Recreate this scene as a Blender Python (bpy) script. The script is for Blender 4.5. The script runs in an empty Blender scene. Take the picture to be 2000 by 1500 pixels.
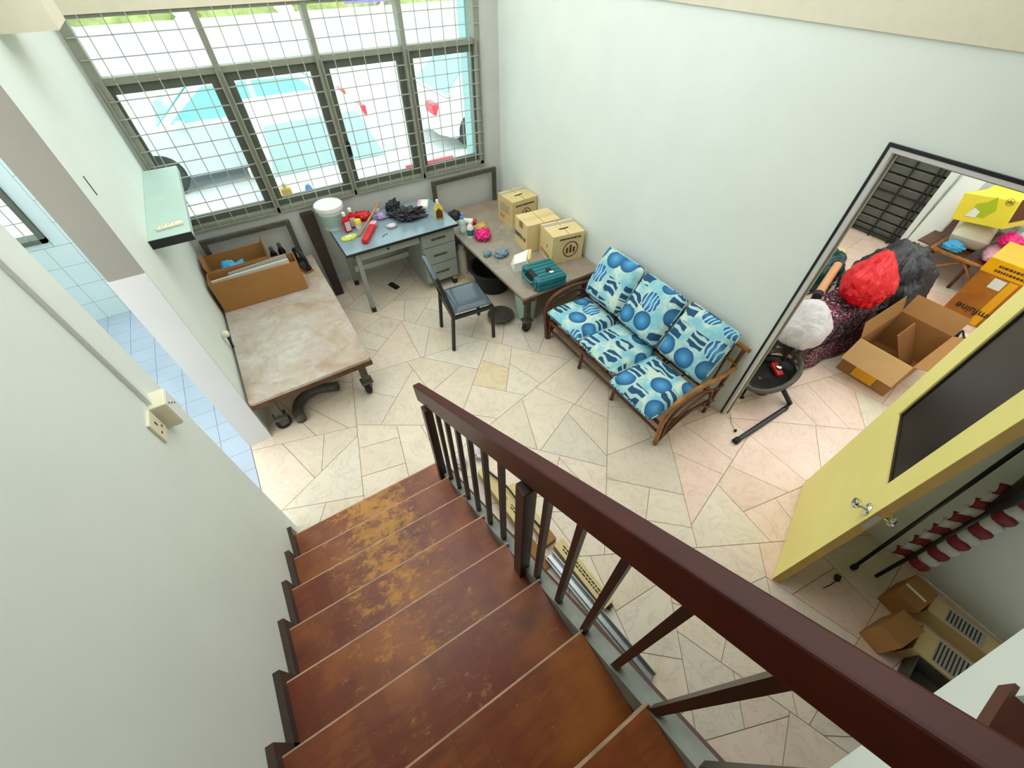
import bpy, bmesh, math, random
from mathutils import Vector, Matrix, noise
random.seed(7)
SC = bpy.context.scene
COL = SC.collection

# ------------------------------------------------------------------ camera
def camera():
    f, p, y, r = 797.19, .845923, .566553, .003979
    fw = Vector((math.sin(y)*math.cos(p), math.cos(y)*math.cos(p), -math.sin(p)))
    rt = Vector((math.cos(y), -math.sin(y), 0)); up = rt.cross(fw)
    c, s = math.cos(r), math.sin(r)
    a, b = c*rt + s*up, -s*rt + c*up
    cd = bpy.data.cameras.new('camera'); cd.sensor_width = 36; cd.lens = f/2000*36
    cd.clip_start = .02; cd.clip_end = 200
    o = bpy.data.objects.new('camera', cd); COL.objects.link(o)
    m = Matrix.Identity(4)
    for i in range(3):
        m[i][0], m[i][1], m[i][2] = a[i], b[i], -fw[i]
    m.translation = Vector((0, 0, 2.8)); o.matrix_world = m
    SC.camera = o
camera()
# ------------------------------------------------------------------ sky and exposure
wd = bpy.data.worlds.new('world'); SC.world = wd; wd.use_nodes = True
bg = wd.node_tree.nodes['Background']
bg.inputs[0].default_value = (.965, 1.0, .97, 1); bg.inputs[1].default_value = 2.1
SC.view_settings.view_transform = 'Standard'; SC.view_settings.look = 'None'
SC.view_settings.gamma = 1; SC.view_settings.use_curve_mapping = False
SC.view_settings.exposure = 0.25

# ------------------------------------------------------------------ helpers
def lin(c):
    return tuple((x/255/12.92 if x/255 <= .04045 else ((x/255+.055)/1.055)**2.4) for x in c)

class N:
    """tiny node-graph helper"""
    def __init__(s, name):
        s.m = bpy.data.materials.new(name); s.m.use_nodes = True
        s.t = s.m.node_tree; s.b = s.t.nodes['Principled BSDF']
    def n(s, typ, ins=None, **kw):
        nd = s.t.nodes.new(typ)
        for k, v in kw.items(): setattr(nd, k, v)
        for k, v in (ins or {}).items(): s.set(nd.inputs[k], v)
        return nd
    def set(s, sock, v):
        if isinstance(v, bpy.types.NodeSocket): s.t.links.new(v, sock)
        elif isinstance(v, tuple) and len(v) == 3 and sock.type == 'RGBA': sock.default_value = (*v, 1)
        else: sock.default_value = v
    def math(s, op, a, b=0.0, clamp=False):
        nd = s.n('ShaderNodeMath', {0: a, 1: b}, operation=op); nd.use_clamp = clamp; return nd.outputs[0]
    def mix(s, f, a, b):
        nd = s.n('ShaderNodeMix', data_type='RGBA'); s.set(nd.inputs[0], f); s.set(nd.inputs[6], a); s.set(nd.inputs[7], b); return nd.outputs[2]
    def ramp(s, v, a, b):
        nd = s.n('ShaderNodeMapRange', {0: v, 1: a, 2: b}); nd.clamp = True; return nd.outputs[0]
    def noise(s, vec, scale, detail=3.0, rough=.55, dist=0.0):
        return s.n('ShaderNodeTexNoise', {'Vector': vec, 'Scale': scale, 'Detail': detail, 'Roughness': rough, 'Distortion': dist}).outputs[0]
    def pos(s): return s.n('ShaderNodeNewGeometry').outputs['Position']
    def obj(s): return s.n('ShaderNodeTexCoord').outputs['Object']
    def rnd(s): return s.n('ShaderNodeObjectInfo').outputs['Random']
    def bump(s, h, st, d=.002):
        s.set(s.b.inputs['Normal'], s.n('ShaderNodeBump', {'Height': h, 'Strength': st, 'Distance': d}).outputs[0])
    def col(s, c): s.set(s.b.inputs['Base Color'], c)

def mat(name, rgb, rough=.55, var=.0, scale=8.0, bump=0.0, metal=0.0, spec=.5, coat=0.0, world=False, rgb2=None):
    g = N(name); c = lin(rgb)
    g.b.inputs['Roughness'].default_value = rough; g.b.inputs['Metallic'].default_value = metal
    g.b.inputs['Specular IOR Level'].default_value = spec; g.b.inputs['Coat Weight'].default_value = coat
    if var or bump:
        v = g.pos() if world else g.obj()
        nz = g.noise(v, scale, 4)
        c2 = lin(rgb2) if rgb2 else tuple(max(0, x*(1-var)) for x in c)
        c1 = c if rgb2 else tuple(min(1, x*(1+var*.6)) for x in c)
        g.col(g.mix(g.ramp(nz, .3, .7), c1, c2))
        if bump: g.bump(g.noise(v, scale*3, 5), bump, .01)
    else: g.b.inputs['Base Color'].default_value = (*c, 1)
    return g.m

class MB:
    def __init__(s): s.v = []; s.f = []; s.mi = []; s.cur = 0
    def add(s, vs, fs):
        k = len(s.v); s.v += [tuple(v) for v in vs]
        for f in fs: s.f.append(tuple(k+i for i in f)); s.mi.append(s.cur)
        return s
    def box(s, x0, x1, y0, y1, z0, z1):
        return s.add([(x0,y0,z0),(x1,y0,z0),(x1,y1,z0),(x0,y1,z0),(x0,y0,z1),(x1,y0,z1),(x1,y1,z1),(x0,y1,z1)],
                     [(3,2,1,0),(4,5,6,7),(0,1,5,4),(1,2,6,5),(2,3,7,6),(3,0,4,7)])
    def hexa(s, b, t):  # 4 bottom points ccw, 4 top points
        return s.add(list(b)+list(t), [(3,2,1,0),(4,5,6,7),(0,1,5,4),(1,2,6,5),(2,3,7,6),(3,0,4,7)])
    def bar(s, a, b, w, h, up=(0,0,1)):  # rectangular bar from a to b
        a, b = Vector(a), Vector(b); d = (b-a).normalized(); u = Vector(up)
        if abs(d.dot(u)) > .98: u = Vector((0,1,0))
        sd = d.cross(u).normalized()*w/2; up_ = sd.cross(d).normalized()*h/2
        q = [(-1,-1),(1,-1),(1,1),(-1,1)]
        return s.hexa([a+sd*i+up_*j for i,j in q][::-1], [b+sd*i+up_*j for i,j in q][::-1])
    def tube(s, pts, r, n=8, closed=False):
        pts = [Vector(p) for p in pts]; m = len(pts); rs = r if isinstance(r, (list, tuple)) else [r]*m
        vs = []; ref = Vector((.31,.17,.93))
        for i, p in enumerate(pts):
            d = (pts[(i+1) % m]-pts[i-1]) if closed else (pts[min(i+1,m-1)]-pts[max(i-1,0)])
            d.normalize()
            u = d.cross(ref)
            if u.length < .05: u = d.cross(Vector((1,0,0)))
            u.normalize(); w = d.cross(u)
            for k in range(n):
                a = 2*math.pi*k/n; vs.append(p+(u*math.cos(a)+w*math.sin(a))*rs[i])
        fs = []
        for i in range(m if closed else m-1):
            j = (i+1) % m
            for k in range(n): fs.append((i*n+k, i*n+(k+1)%n, j*n+(k+1)%n, j*n+k))
        if not closed: fs += [tuple(range(n))[::-1], tuple((m-1)*n+k for k in range(n))]
        return s.add(vs, fs)
    def lathe(s, prof, n=20, c=(0,0,0), sx=1, sy=1):
        vs = []; fs = []
        for r, z in prof:
            for k in range(n):
                a = 2*math.pi*k/n; vs.append((c[0]+r*sx*math.cos(a), c[1]+r*sy*math.sin(a), c[2]+z))
        for i in range(len(prof)-1):
            for k in range(n): fs.append((i*n+k, i*n+(k+1)%n, (i+1)*n+(k+1)%n, (i+1)*n+k))
        fs.append(tuple(range(n))[::-1]); fs.append(tuple((len(prof)-1)*n+k for k in range(n)))
        return s.add(vs, fs)
    def prism(s, poly, z0, z1):
        n = len(poly)
        return s.add([(x,y,z0) for x,y in poly]+[(x,y,z1) for x,y in poly],
                     [tuple(range(n))[::-1], tuple(range(n,2*n))]+[(i,(i+1)%n,n+(i+1)%n,n+i) for i in range(n)])
    def prism_y(s, poly, y0, y1):  # polygon in xz extruded along y
        n = len(poly)
        return s.add([(x,y0,z) for x,z in poly]+[(x,y1,z) for x,z in poly],
                     [tuple(range(n)), tuple(range(n,2*n))[::-1]]+[(i,n+i,n+(i+1)%n,(i+1)%n) for i in range(n)])
    def prism_x(s, poly, x0, x1):  # polygon in yz extruded along x
        n = len(poly)
        return s.add([(x0,y,z) for y,z in poly]+[(x1,y,z) for y,z in poly],
                     [tuple(range(n))[::-1], tuple(range(n,2*n))]+[(i,(i+1)%n,n+(i+1)%n,n+i) for i in range(n)])
    def grid(s, fn, nu, nv):
        vs = [fn(i/nu, j/nv) for j in range(nv+1) for i in range(nu+1)]
        fs = [(j*(nu+1)+i, j*(nu+1)+i+1, (j+1)*(nu+1)+i+1, (j+1)*(nu+1)+i) for j in range(nv) for i in range(nu)]
        return s.add(vs, fs)
    def mesh(s, name, fix=True):
        me = bpy.data.meshes.new(name); me.from_pydata(s.v, [], s.f)
        if fix:
            bm = bmesh.new(); bm.from_mesh(me); bmesh.ops.recalc_face_normals(bm, faces=bm.faces); bm.to_mesh(me); bm.free()
        me.update(); return me
    def build(s, name, m, parent=None, smooth=False, bevel=0, loc=None, rot=None, seg=2, sub=0, fix=True):
        me = s.mesh(name, fix); me.materials.append(m)
        return link(name, me, parent, smooth, bevel, loc, rot, seg, sub)

def link(name, me, parent=None, smooth=False, bevel=0, loc=None, rot=None, seg=2, sub=0):
    o = bpy.data.objects.new(name, me); COL.objects.link(o)
    if parent: o.parent = parent
    if loc: o.location = loc
    if rot: o.rotation_euler = rot
    if smooth:
        me.polygons.foreach_set('use_smooth', [True]*len(me.polygons))
        if smooth == 'auto':
            try: me.set_sharp_from_angle(angle=math.radians(40))
            except Exception: pass
    if bevel:
        b = o.modifiers.new('bevel', 'BEVEL'); b.width = bevel; b.segments = seg; b.limit_method = 'ANGLE'
    if sub:
        q = o.modifiers.new('sub', 'SUBSURF'); q.levels = sub; q.render_levels = sub
    return o
def tag(o, label, cat, group=None, kind=None):
    o['label'] = label; o['category'] = cat
    if group: o['group'] = group
    if kind: o['kind'] = kind
    return o
def thing(name, label, cat, loc=(0,0,0), rz=0, group=None):
    o = bpy.data.objects.new(name, None); COL.objects.link(o); o.empty_display_size = .1
    o.location = loc; o.rotation_euler = (0,0,rz); tag(o, label, cat, group); return o
def struct(o): o['kind'] = 'structure'; return o
def sempty(name, loc=(0,0,0)):
    o = bpy.data.objects.new(name, None); COL.objects.link(o); o.location = loc; o['kind'] = 'structure'; return o
def share(o, loc=None, rot=None, parent=None, name=None):
    c = o.copy(); COL.objects.link(c)
    if name: c.name = name
    if loc: c.location = loc
    if rot: c.rotation_euler = rot
    if parent: c.parent = parent
    return c

def crumple(name, m, parent, size, seed=0, amp=.25, freq=2.5, sub=4, flat=True, loc=None, rot=None, sharp=True, fn=None, fine=0.0, ff=6.0):
    """a crumpled cloth or bag: an icosphere pushed in and out by folded noise, resting on its base"""
    bm = bmesh.new(); bmesh.ops.create_icosphere(bm, subdivisions=sub, radius=1)
    off = Vector((seed*3.7, seed*1.3, seed*2.1))
    for v in bm.verts:
        p = v.co.copy(); q = p*freq+off
        d = (abs(noise.noise(q))*2-.5 if sharp else noise.noise(q))*amp
        d += (abs(noise.noise(q*2.3))-.25)*amp*.7 + noise.noise(q*5)*amp*.2
        if fine:
            h_ = max(.05, math.hypot(v.co.x, v.co.y))
            w = Vector((v.co.x/h_*ff, v.co.y/h_*ff, v.co.z*1.3))+off
            d -= (abs(noise.noise(w))+.5*abs(noise.noise(w*1.9+Vector((0,0,v.co.z*2)))))*fine*min(1, h_*1.6)
        p = p*(1+d)
        if fn: p = fn(p)
        p = Vector((p.x*size[0], p.y*size[1], p.z*size[2]))
        if flat: p.z = max(p.z+size[2]*.7, 0)
        v.co = p
    if flat:
        zm = min(v.co.z for v in bm.verts)
        for v in bm.verts: v.co.z -= zm
    me = bpy.data.meshes.new(name); bm.to_mesh(me); bm.free(); me.materials.append(m)
    return link(name, me, parent, smooth=True, loc=loc, rot=rot)

def text(body, size, m, parent, mtx, name='lettering', ext=.0006, align='CENTER', bold=0.0):
    cu = bpy.data.curves.new(name, 'FONT'); cu.body = body; cu.size = size; cu.extrude = ext
    cu.align_x = align; cu.align_y = 'CENTER'; cu.resolution_u = 3; cu.offset = bold
    tmp = bpy.data.objects.new('tmp', cu); COL.objects.link(tmp)
    dg = bpy.context.evaluated_depsgraph_get(); dg.update()
    me = bpy.data.meshes.new_from_object(tmp.evaluated_get(dg)); bpy.data.objects.remove(tmp)
    me.materials.clear(); me.materials.append(m)
    o = bpy.data.objects.new(name, me); COL.objects.link(o); o.parent = parent; o.matrix_local = mtx
    return o
def frame(o, ex, ey):  # text matrix: origin, reading direction, up direction
    ex, ey = Vector(ex).normalized(), Vector(ey).normalized(); ez = ex.cross(ey)
    m = Matrix.Identity(4)
    for i in range(3): m[i][0], m[i][1], m[i][2] = ex[i], ey[i], ez[i]
    m.translation = Vector(o); return m
def smoothpath(pts, k=4):
    pts = [Vector(p) for p in pts]; out = []
    for i in range(len(pts)-1):
        p0, p1, p2, p3 = pts[max(i-1,0)], pts[i], pts[i+1], pts[min(i+2,len(pts)-1)]
        for j in range(k):
            t = j/k
            out.append(.5*((2*p1)+(p2-p0)*t+(2*p0-5*p1+4*p2-p3)*t*t+(3*p1-p0-3*p2+p3)*t**3))
    return out+[pts[-1]]

# ------------------------------------------------------------------ materials
M = {}
def mk(k, *a, **kw): M[k] = mat(k, *a, **kw)
mk('wall', (229,236,230), .7, .03, 3, .05, world=True)
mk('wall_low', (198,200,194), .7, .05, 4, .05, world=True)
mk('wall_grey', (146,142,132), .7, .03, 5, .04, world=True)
mk('cream', (222,215,192), .7, .04, 12, .15, world=True)
mk('panel', (206,205,204), .5, .02, 4, world=True)
mk('grout', (136,120,100), .9, .15, 20, world=True)
mk('tile_blue', (176,190,208), .18, .06, 3, world=True)
mk('tile_white', (206,222,222), .2, .03, 3, world=True)
mk('tile_grout', (150,158,160), .8)
mk('alu', (150,152,138), .45, .08, 10, metal=.25)
mk('alu_dark', (96,100,88), .5, .08, 10, metal=.2)
mk('bar', (176,180,172), .45, metal=.2)
mk('black', (18,18,20), .4, .2, 20)
mk('black_gloss', (16,16,19), .18, .2, 20)
mk('steel', (170,175,176), .3, .06, 12, metal=.8)
mk('chrome', (215,215,205), .12, metal=1)
mk('ivory', (232,226,200), .4)
mk('white', (232,234,230), .45)
mk('rubber', (24,24,26), .8, .3, 30)
mk('iron', (88,84,74), .65, .3, 25, .2, metal=.3)
mk('rust', (92,58,34), .8, .4, 18, .2)
mk('rail', (72,22,14), .42, .3, 9, .03, spec=.35)
mk('rail_dark', (44,24,18), .4, .25, 14)
mk('stringer', (132,136,128), .55, .25, 8, world=True)
mk('fascia', (86,40,26), .5, .25, 8, world=True)
mk('skirt', (62,46,36), .4, .3, 6, world=True)
mk('nosing', (196,160,128), .5, .3, 14, world=True)
mk('riser', (88,40,22), .5, .2, 8, world=True)
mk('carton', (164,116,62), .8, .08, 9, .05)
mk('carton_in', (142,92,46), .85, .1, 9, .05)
mk('carton_flap', (200,156,102), .8, .06, 9)
mk('carton_pale', (222,200,146), .8, .06, 9, .05)
mk('carton_pale2', (214,190,134), .8, .06, 9, .05)
mk('carton_orange', (196,118,20), .45, .2, 5, .05, rgb2=(150,84,22))
mk('carton_yellow', (238,218,60), .5, .05, 6)
mk('tape_yellow', (250,178,6), .3, .1, 6)
mk('tape_grey', (168,164,156), .4)
mk('ink', (38,32,28), .8)
mk('ink_brown', (96,52,20), .8)
mk('ink_red', (196,110,84), .8)
mk('ink_green', (172,190,20), .7)
mk('paper', (236,234,224), .8, .04, 10)
mk('desk_top', (132,154,164), .2, .06, 6)
mk('desk_metal', (142,148,140), .45, .06, 8)
mk('red', (206,14,26), .35, .15, 10)
mk('red_bag', (226,10,28), .18, .25, 7, coat=.4)
mk('black_bag', (34,32,38), .2, .3, 9, coat=.3)
mk('green_bag', (20,62,62), .2, .3, 8, coat=.3)
mk('white_bag', (206,196,200), .4, .12, 7)
mk('pink', (236,170,196), .35, .12, 9)
mk('magenta', (232,22,122), .35, .2, 8)
mk('lilac', (178,150,204), .7, .12, 12)
mk('blue_cloth', (72,168,216), .75, .15, 10)
mk('grey_cloth', (120,148,164), .8, .2, 14)
mk('teal', (30,112,122), .35, .12, 10)
mk('teal_pale', (182,208,198), .5, .05, 6)
mk('yellow_plastic', (236,206,62), .35)
mk('lime', (206,212,92), .45, .15, 18)
mk('wood', (186,140,88), .6, .2, 16)
mk('tube_card', (206,150,104), .75, .06, 9)
mk('dark_wood', (48,32,26), .5, .3, 9)
mk('rattan', (98,52,24), .45, .45, 16, .1)
mk('rattan_pale', (162,106,48), .5, .4, 14, .1)
mk('door_yellow', (240,228,138), .5, .05, 3)
mk('door_edge', (176,140,64), .55, .15, 9)
mk('dark_glass', (9,10,13), .3, spec=.3)
mk('leather', (64,80,92), .22, .06, 9, .04, coat=.3)
mk('black_vinyl', (22,24,28), .35, .15, 12)
mk('slat', (92,92,86), .6, .15, 8)
mk('blanket', (92,58,70), .8, .5, 22)
mk('tan_cloth', (196,160,96), .8, .25, 16)
mk('maroon', (120,20,30), .7, .1, 10)
mk('white_cloth', (196,196,190), .8, .08, 10)
mk('label_grey', (196,200,204), .6)
mk('green_label', (150,178,166), .5, .08, 8)
mk('oil_yellow', (222,192,90), .35)
mk('conc', (226,230,230), .8, .05, 1, world=True)
mk('carpaint', (236,238,240), .2, coat=.5)
mk('carpaint2', (220,230,236), .2, coat=.5)
mk('car_glass', (140,214,214), .1)
mk('car_glass2', (176,204,208), .1)
mk('tail', (236,40,70), .25)
mk('leaf', (196,206,132), .7, .3, 3, .3)
mk('purple', (150,120,210), .6)
mk('orange', (250,190,60), .5)
mk('blue', (80,150,226), .45)
mk('porch', (176,214,220), .6)

def glass_mat():
    g = N('window_glass'); t = g.t
    tr = g.n('ShaderNodeBsdfTransparent', {'Color': (.93,1,.99)}); gl = g.n('ShaderNodeBsdfGlossy', {'Color': (1,1,1), 'Roughness': .03})
    mx = g.n('ShaderNodeMixShader', {0: .05}); t.links.new(tr.outputs[0], mx.inputs[1]); t.links.new(gl.outputs[0], mx.inputs[2])
    t.links.new(mx.outputs[0], t.nodes['Material Output'].inputs[0]); M['glass'] = g.m
glass_mat()

def marble(name, a, b, vein):
    g = N(name); p = g.pos(); r = g.rnd()
    off = g.n('ShaderNodeVectorMath', {0: p, 1: g.n('ShaderNodeCombineXYZ', {0: g.math('MULTIPLY', r, 37.0), 1: g.math('MULTIPLY', r, 11.0)}).outputs[0]}, operation='ADD').outputs[0]
    c = g.mix(g.ramp(g.noise(off, 3.0, 4, .6, 1.2), .35, .68), lin(a), lin(b))
    v = g.math('ABSOLUTE', g.math('SUBTRACT', g.noise(off, 4.0, 5, .6, 2.0), .5))
    c = g.mix(g.math('MULTIPLY', g.ramp(v, .03, .0), .35), c, lin(vein))
    c = g.mix(g.math('MULTIPLY', g.math('SUBTRACT', r, .5), .28), c, lin((176,150,112)))
    dirt = g.ramp(g.noise(p, 1.6, 6, .7), .56, .78)
    c = g.mix(g.math('MULTIPLY', dirt, .32), c, lin((150,122,88)))
    spk = g.ramp(g.noise(p, 34.0, 2), .70, .76)
    c = g.mix(g.math('MULTIPLY', g.math('MULTIPLY', spk, g.ramp(g.noise(p, 2.1, 2), .5, .62)), .5), c, lin((96,84,66)))
    g.col(c); g.b.inputs['Roughness'].default_value = .38
    M[name] = g.m
marble('marble_cream', (232,218,196), (224,208,186), (186,174,156))
marble('marble_green', (224,214,194), (230,218,200), (180,174,158))
marble('marble_pink', (238,212,194), (232,200,182), (200,166,146))
marble('marble_rose', (234,218,200), (228,208,188), (190,168,148))
marble('marble_tan', (222,198,154), (226,210,178), (186,156,110))
marble('marble_grey', (218,208,190), (226,214,198), (176,168,154))

def parquet():
    g = N('parquet'); p = g.pos(); r = g.rnd()
    st = g.n('ShaderNodeVectorMath', {0: p, 1: (1.0, 5.0, 1.0)}, operation='MULTIPLY').outputs[0]
    grain = g.noise(st, 9.0, 5, .6, .6)
    c = g.mix(g.ramp(grain, .3, .7), lin((138,72,28)), lin((100,46,18)))
    c = g.mix(g.math('MULTIPLY', r, .85), c, lin((112,42,20)))
    c = g.mix(g.ramp(g.noise(p, 2.3, 3), .48, .68), c, lin((160,92,32)))
    sx = g.n('ShaderNodeSeparateXYZ', {0: p}).outputs
    mid = g.ramp(g.math('ABSOLUTE', g.math('ADD', sx[0], .14)), .42, .05)
    low = g.ramp(sx[2], 1.35, .3)
    w = g.noise(g.n('ShaderNodeVectorMath', {0: p, 1: (9.0, 13.0, 1.0)}, operation='MULTIPLY').outputs[0], 1.5, 8, .8, .25)
    wear = g.math('MULTIPLY', g.ramp(g.math('ADD', w, g.math('MULTIPLY', g.math('MULTIPLY', mid, low), .24)), .62, .74), .75)
    c = g.mix(wear, c, lin((208,150,72)))
    dk = g.ramp(g.noise(p, 3.1, 3, .5), .6, .75)
    c = g.mix(g.math('MULTIPLY', dk, .6), c, lin((58,26,14)))
    g.col(c); g.set(g.b.inputs['Roughness'], g.math('ADD', .32, g.math('MULTIPLY', wear, .35)))
    M['parquet'] = g.m
parquet()

def cartwood(name, base, pale, brown, bx):
    g = N(name); p = g.obj()
    n1 = g.noise(p, 3.4, 8, .75, .5)
    c = g.mix(g.ramp(n1, .38, .62), lin(base), lin(pale))
    c = g.mix(g.math('MULTIPLY', g.ramp(g.noise(p, 1.5, 4, .6), .46, .64), bx), c, lin(brown))
    c = g.mix(g.math('MULTIPLY', g.ramp(g.noise(p, 14, 5, .7), .55, .75), .35), c, lin((92,82,70)))
    g.col(c); g.b.inputs['Roughness'].default_value = .6; g.bump(g.noise(p, 30, 4), .1, .003); M[name] = g.m
cartwood('cart_left_wood', (176,160,138), (198,194,188), (150,108,66), .55)
cartwood('cart_right_wood', (138,130,116), (164,158,146), (150,120,90), .5)

def fabric():
    g = N('sofa_fabric'); p = g.obj(); r = g.rnd()
    off = g.n('ShaderNodeCombineXYZ', {0: g.math('MULTIPLY', r, 9.0), 1: g.math('MULTIPLY', r, 23.0)}).outputs[0]
    sp = g.n('ShaderNodeSeparateXYZ', {0: p}).outputs
    q = g.n('ShaderNodeVectorMath', {0: g.n('ShaderNodeCombineXYZ', {0: sp[0], 1: sp[1]}).outputs[0], 1: off}, operation='ADD').outputs[0]
    def vor(metric):
        return g.n('ShaderNodeTexVoronoi', {'Vector': q, 'Scale': 5.4, 'Randomness': .45}, voronoi_dimensions='2D', distance=metric).outputs
    ve, vc = vor('EUCLIDEAN'), vor('CHEBYCHEV')
    cs = g.n('ShaderNodeSeparateColor', {0: ve['Color']}).outputs
    base = g.mix(g.ramp(g.noise(q, 7.0, 3), .42, .6), lin((206,226,210)), lin((132,196,210)))
    base = g.mix(g.math('MULTIPLY', g.ramp(g.noise(q, 13.0, 2), .55, .62), .7), base, lin((150,206,214)))
    # round fruit
    isc = g.math('GREATER_THAN', cs[0], .42)
    din = g.ramp(ve['Distance'], .45, .435)
    sph = g.mix(g.ramp(ve['Distance'], .0, .44), lin((86,166,214)), lin((20,84,136)))
    fl = g.math('GREATER_THAN', cs[1], .72)
    ring = g.n('ShaderNodeTexWave', {'Vector': q, 'Scale': 9.0, 'Distortion': 6.0, 'Detail': 1.0}, wave_type='RINGS').outputs[1]
    sph = g.mix(g.math('MULTIPLY', fl, g.ramp(ring, .7, .8)), sph, lin((176,222,236)))
    c = g.mix(g.math('MULTIPLY', din, isc), base, sph)
    # squares with pale brush strokes
    isq = g.math('LESS_THAN', cs[0], .40)
    sq = g.ramp(vc['Distance'], .37, .36)
    wv = g.n('ShaderNodeTexWave', {'Vector': q, 'Scale': 5.0, 'Distortion': 7.0, 'Detail': 1.0, 'Detail Scale': 1.5}).outputs[1]
    sqc = g.mix(g.ramp(wv, .62, .74), lin((24,74,112)), lin((178,214,210)))
    c = g.mix(g.math('MULTIPLY', sq, isq), c, sqc)
    g.col(c); g.b.inputs['Roughness'].default_value = .8; M['fabric'] = g.m
fabric()
def blanketmat():
    g = N('printed_blanket'); p = g.obj()
    st = g.n('ShaderNodeVectorMath', {0: p, 1: (26.0, 26.0, 60.0)}, operation='MULTIPLY').outputs[0]
    n1 = g.noise(st, 1.0, 2, .5)
    c = g.mix(g.ramp(n1, .44, .48), lin((24,18,22)), lin((110,40,62)))
    c = g.mix(g.ramp(g.noise(st, 1.7, 2), .58, .62), c, lin((206,184,188)))
    g.col(c); g.b.inputs['Roughness'].default_value = .85; M['blanket'] = g.m
blanketmat()
def bagmat(name, c, c2, rough=.22, sc=7.0):
    g = N(name); p = g.obj()
    st = g.n('ShaderNodeVectorMath', {0: p, 1: (1.0, 1.0, .45)}, operation='MULTIPLY').outputs[0]
    n1 = g.noise(st, sc, 5, .6, 1.5)
    rd = g.math('ABSOLUTE', g.math('SUBTRACT', n1, .5))
    g.col(g.mix(g.ramp(g.noise(p, 3.0, 3), .3, .7), lin(c), lin(c2)))
    g.b.inputs['Roughness'].default_value = rough; g.bump(rd, .6, .05); M[name] = g.m
bagmat('black_bag', (30,28,34), (48,46,52)); bagmat('green_bag', (18,56,58), (32,80,80)); bagmat('red_bag', (236,8,30), (206,4,24), .14, 9.0); bagmat('white_bag', (222,214,216), (200,190,196), .35, 5.0); bagmat('pink_film', (240,182,204), (226,160,186), .3)
# ================================================================== STRUCTURE
W, YW = 2.692, 4.51           # right wall and window wall faces
TOP = 3.45
def wall(name, boxes, m, parent=None):
    b = MB()
    for x in boxes: b.box(*x)
    o = b.build(name, m, parent)
    return struct(o) if not parent else o

# floor: mortar bed with broken marble slabs set into it
floor = wall('floor', [(-.81,W,-1.7,YW+.05,-.06,-.004), (W,7.6,-.75,2.45,-.06,-.004)], M['grout'])
# crazy paving: the bed is broken up again and again into irregular slabs
rg = random.Random(5)
GAP = .002
def area(p): return abs(sum(p[i][0]*p[(i+1)%len(p)][1]-p[(i+1)%len(p)][0]*p[i][1] for i in range(len(p))))/2
def clip(poly, nx, ny, c):  # keep nx*x+ny*y <= c
    out = []
    for i in range(len(poly)):
        a, b = poly[i], poly[(i+1) % len(poly)]
        da, db = nx*a[0]+ny*a[1]-c, nx*b[0]+ny*b[1]-c
        if da <= 0: out.append(a)
        if (da < 0) != (db < 0):
            t = da/(da-db); out.append((a[0]+(b[0]-a[0])*t, a[1]+(b[1]-a[1])*t))
    return out
def breakup(poly, amin, amax, out):
    A = area(poly)
    if A < rg.uniform(amin, amax): out.append(poly); return
    cx, cy = sum(q[0] for q in poly)/len(poly), sum(q[1] for q in poly)/len(poly)
    sxx = sum((q[0]-cx)**2 for q in poly); syy = sum((q[1]-cy)**2 for q in poly); sxy = sum((q[0]-cx)*(q[1]-cy) for q in poly)
    th = .5*math.atan2(2*sxy, sxx-syy)+rg.uniform(-.5, .5)
    nx, ny = math.cos(th), math.sin(th); L = math.sqrt(A)
    c = nx*cx+ny*cy+rg.uniform(-.14, .14)*L
    p1, p2 = clip(poly, nx, ny, c-GAP), clip(poly, -nx, -ny, -c-GAP)
    for q in (p1, p2):
        if len(q) >= 3 and area(q) > .0006: breakup(q, amin, amax, out)
def lay(poly, amin, amax, pink):
    out = []; breakup(poly, amin, amax, out)
    for q in out:
        cx, cy = sum(p[0] for p in q)/len(q), sum(p[1] for p in q)/len(q)
        k = rg.random(); pk = pink or (cx > 1.95 and cy < 1.2)
        if pk: mm = 'marble_pink' if k < .75 else 'marble_cream'
        else: mm = 'marble_cream' if k < .46 else 'marble_green' if k < .68 else 'marble_grey' if k < .82 else 'marble_rose' if k < .99 else 'marble_tan'
        if abs(cx-1.33) < .14 and abs(cy-2.36) < .14: mm = 'marble_tan'
        MB().prism([(p[0]-cx,p[1]-cy) for p in q], -.012, rg.uniform(-.0006,0)).build('marble_slab', M[mm], floor, loc=(cx,cy,0), fix=False)
lay([(-.808,-1.69),(W,-1.69),(W,YW),(-.808,YW)], .11, .22, False)
lay([(W+.003,-.74),(7.55,-.74),(7.55,2.44),(W+.003,2.44)], .16, .30, True)

# kitchen floor of square blue-grey tiles
kf = wall('floor_kitchen', [(-2.7,-.812,.6,5.25,-.06,-.006)], M['tile_grout'])
tm = MB().box(-.0985,.0985,-.0985,.0985,-.012,0).mesh('floor_tile'); tm.materials.append(M['tile_blue'])
for i in range(8):
    for j in range(19):
        link('floor_tile', tm, kf, loc=(-.911-.2*i, 1.52+.2*j, 0))

# window wall: apron, right strip, beam over the window
wall('wall_window', [(-.81,W+.05,YW,YW+.14,0,.92), (2.475,W+.05,YW,YW+.14,.92,TOP), (-.81,-.625,YW,YW+.14,.92,TOP)], M['wall_low'])
wall('trim_1', [(-2.7,W,YW-.03,YW+.16,2.402,TOP)], M['cream'])
wall('trim_2', [(-.66,-.43,3.1,3.45,2.478,TOP)], M['cream'])
struct(MB().box(-.65,2.69,YW-.014,YW+.01,0,.09).build('baseboard_window', M['wall_low'], bevel=.003))
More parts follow.
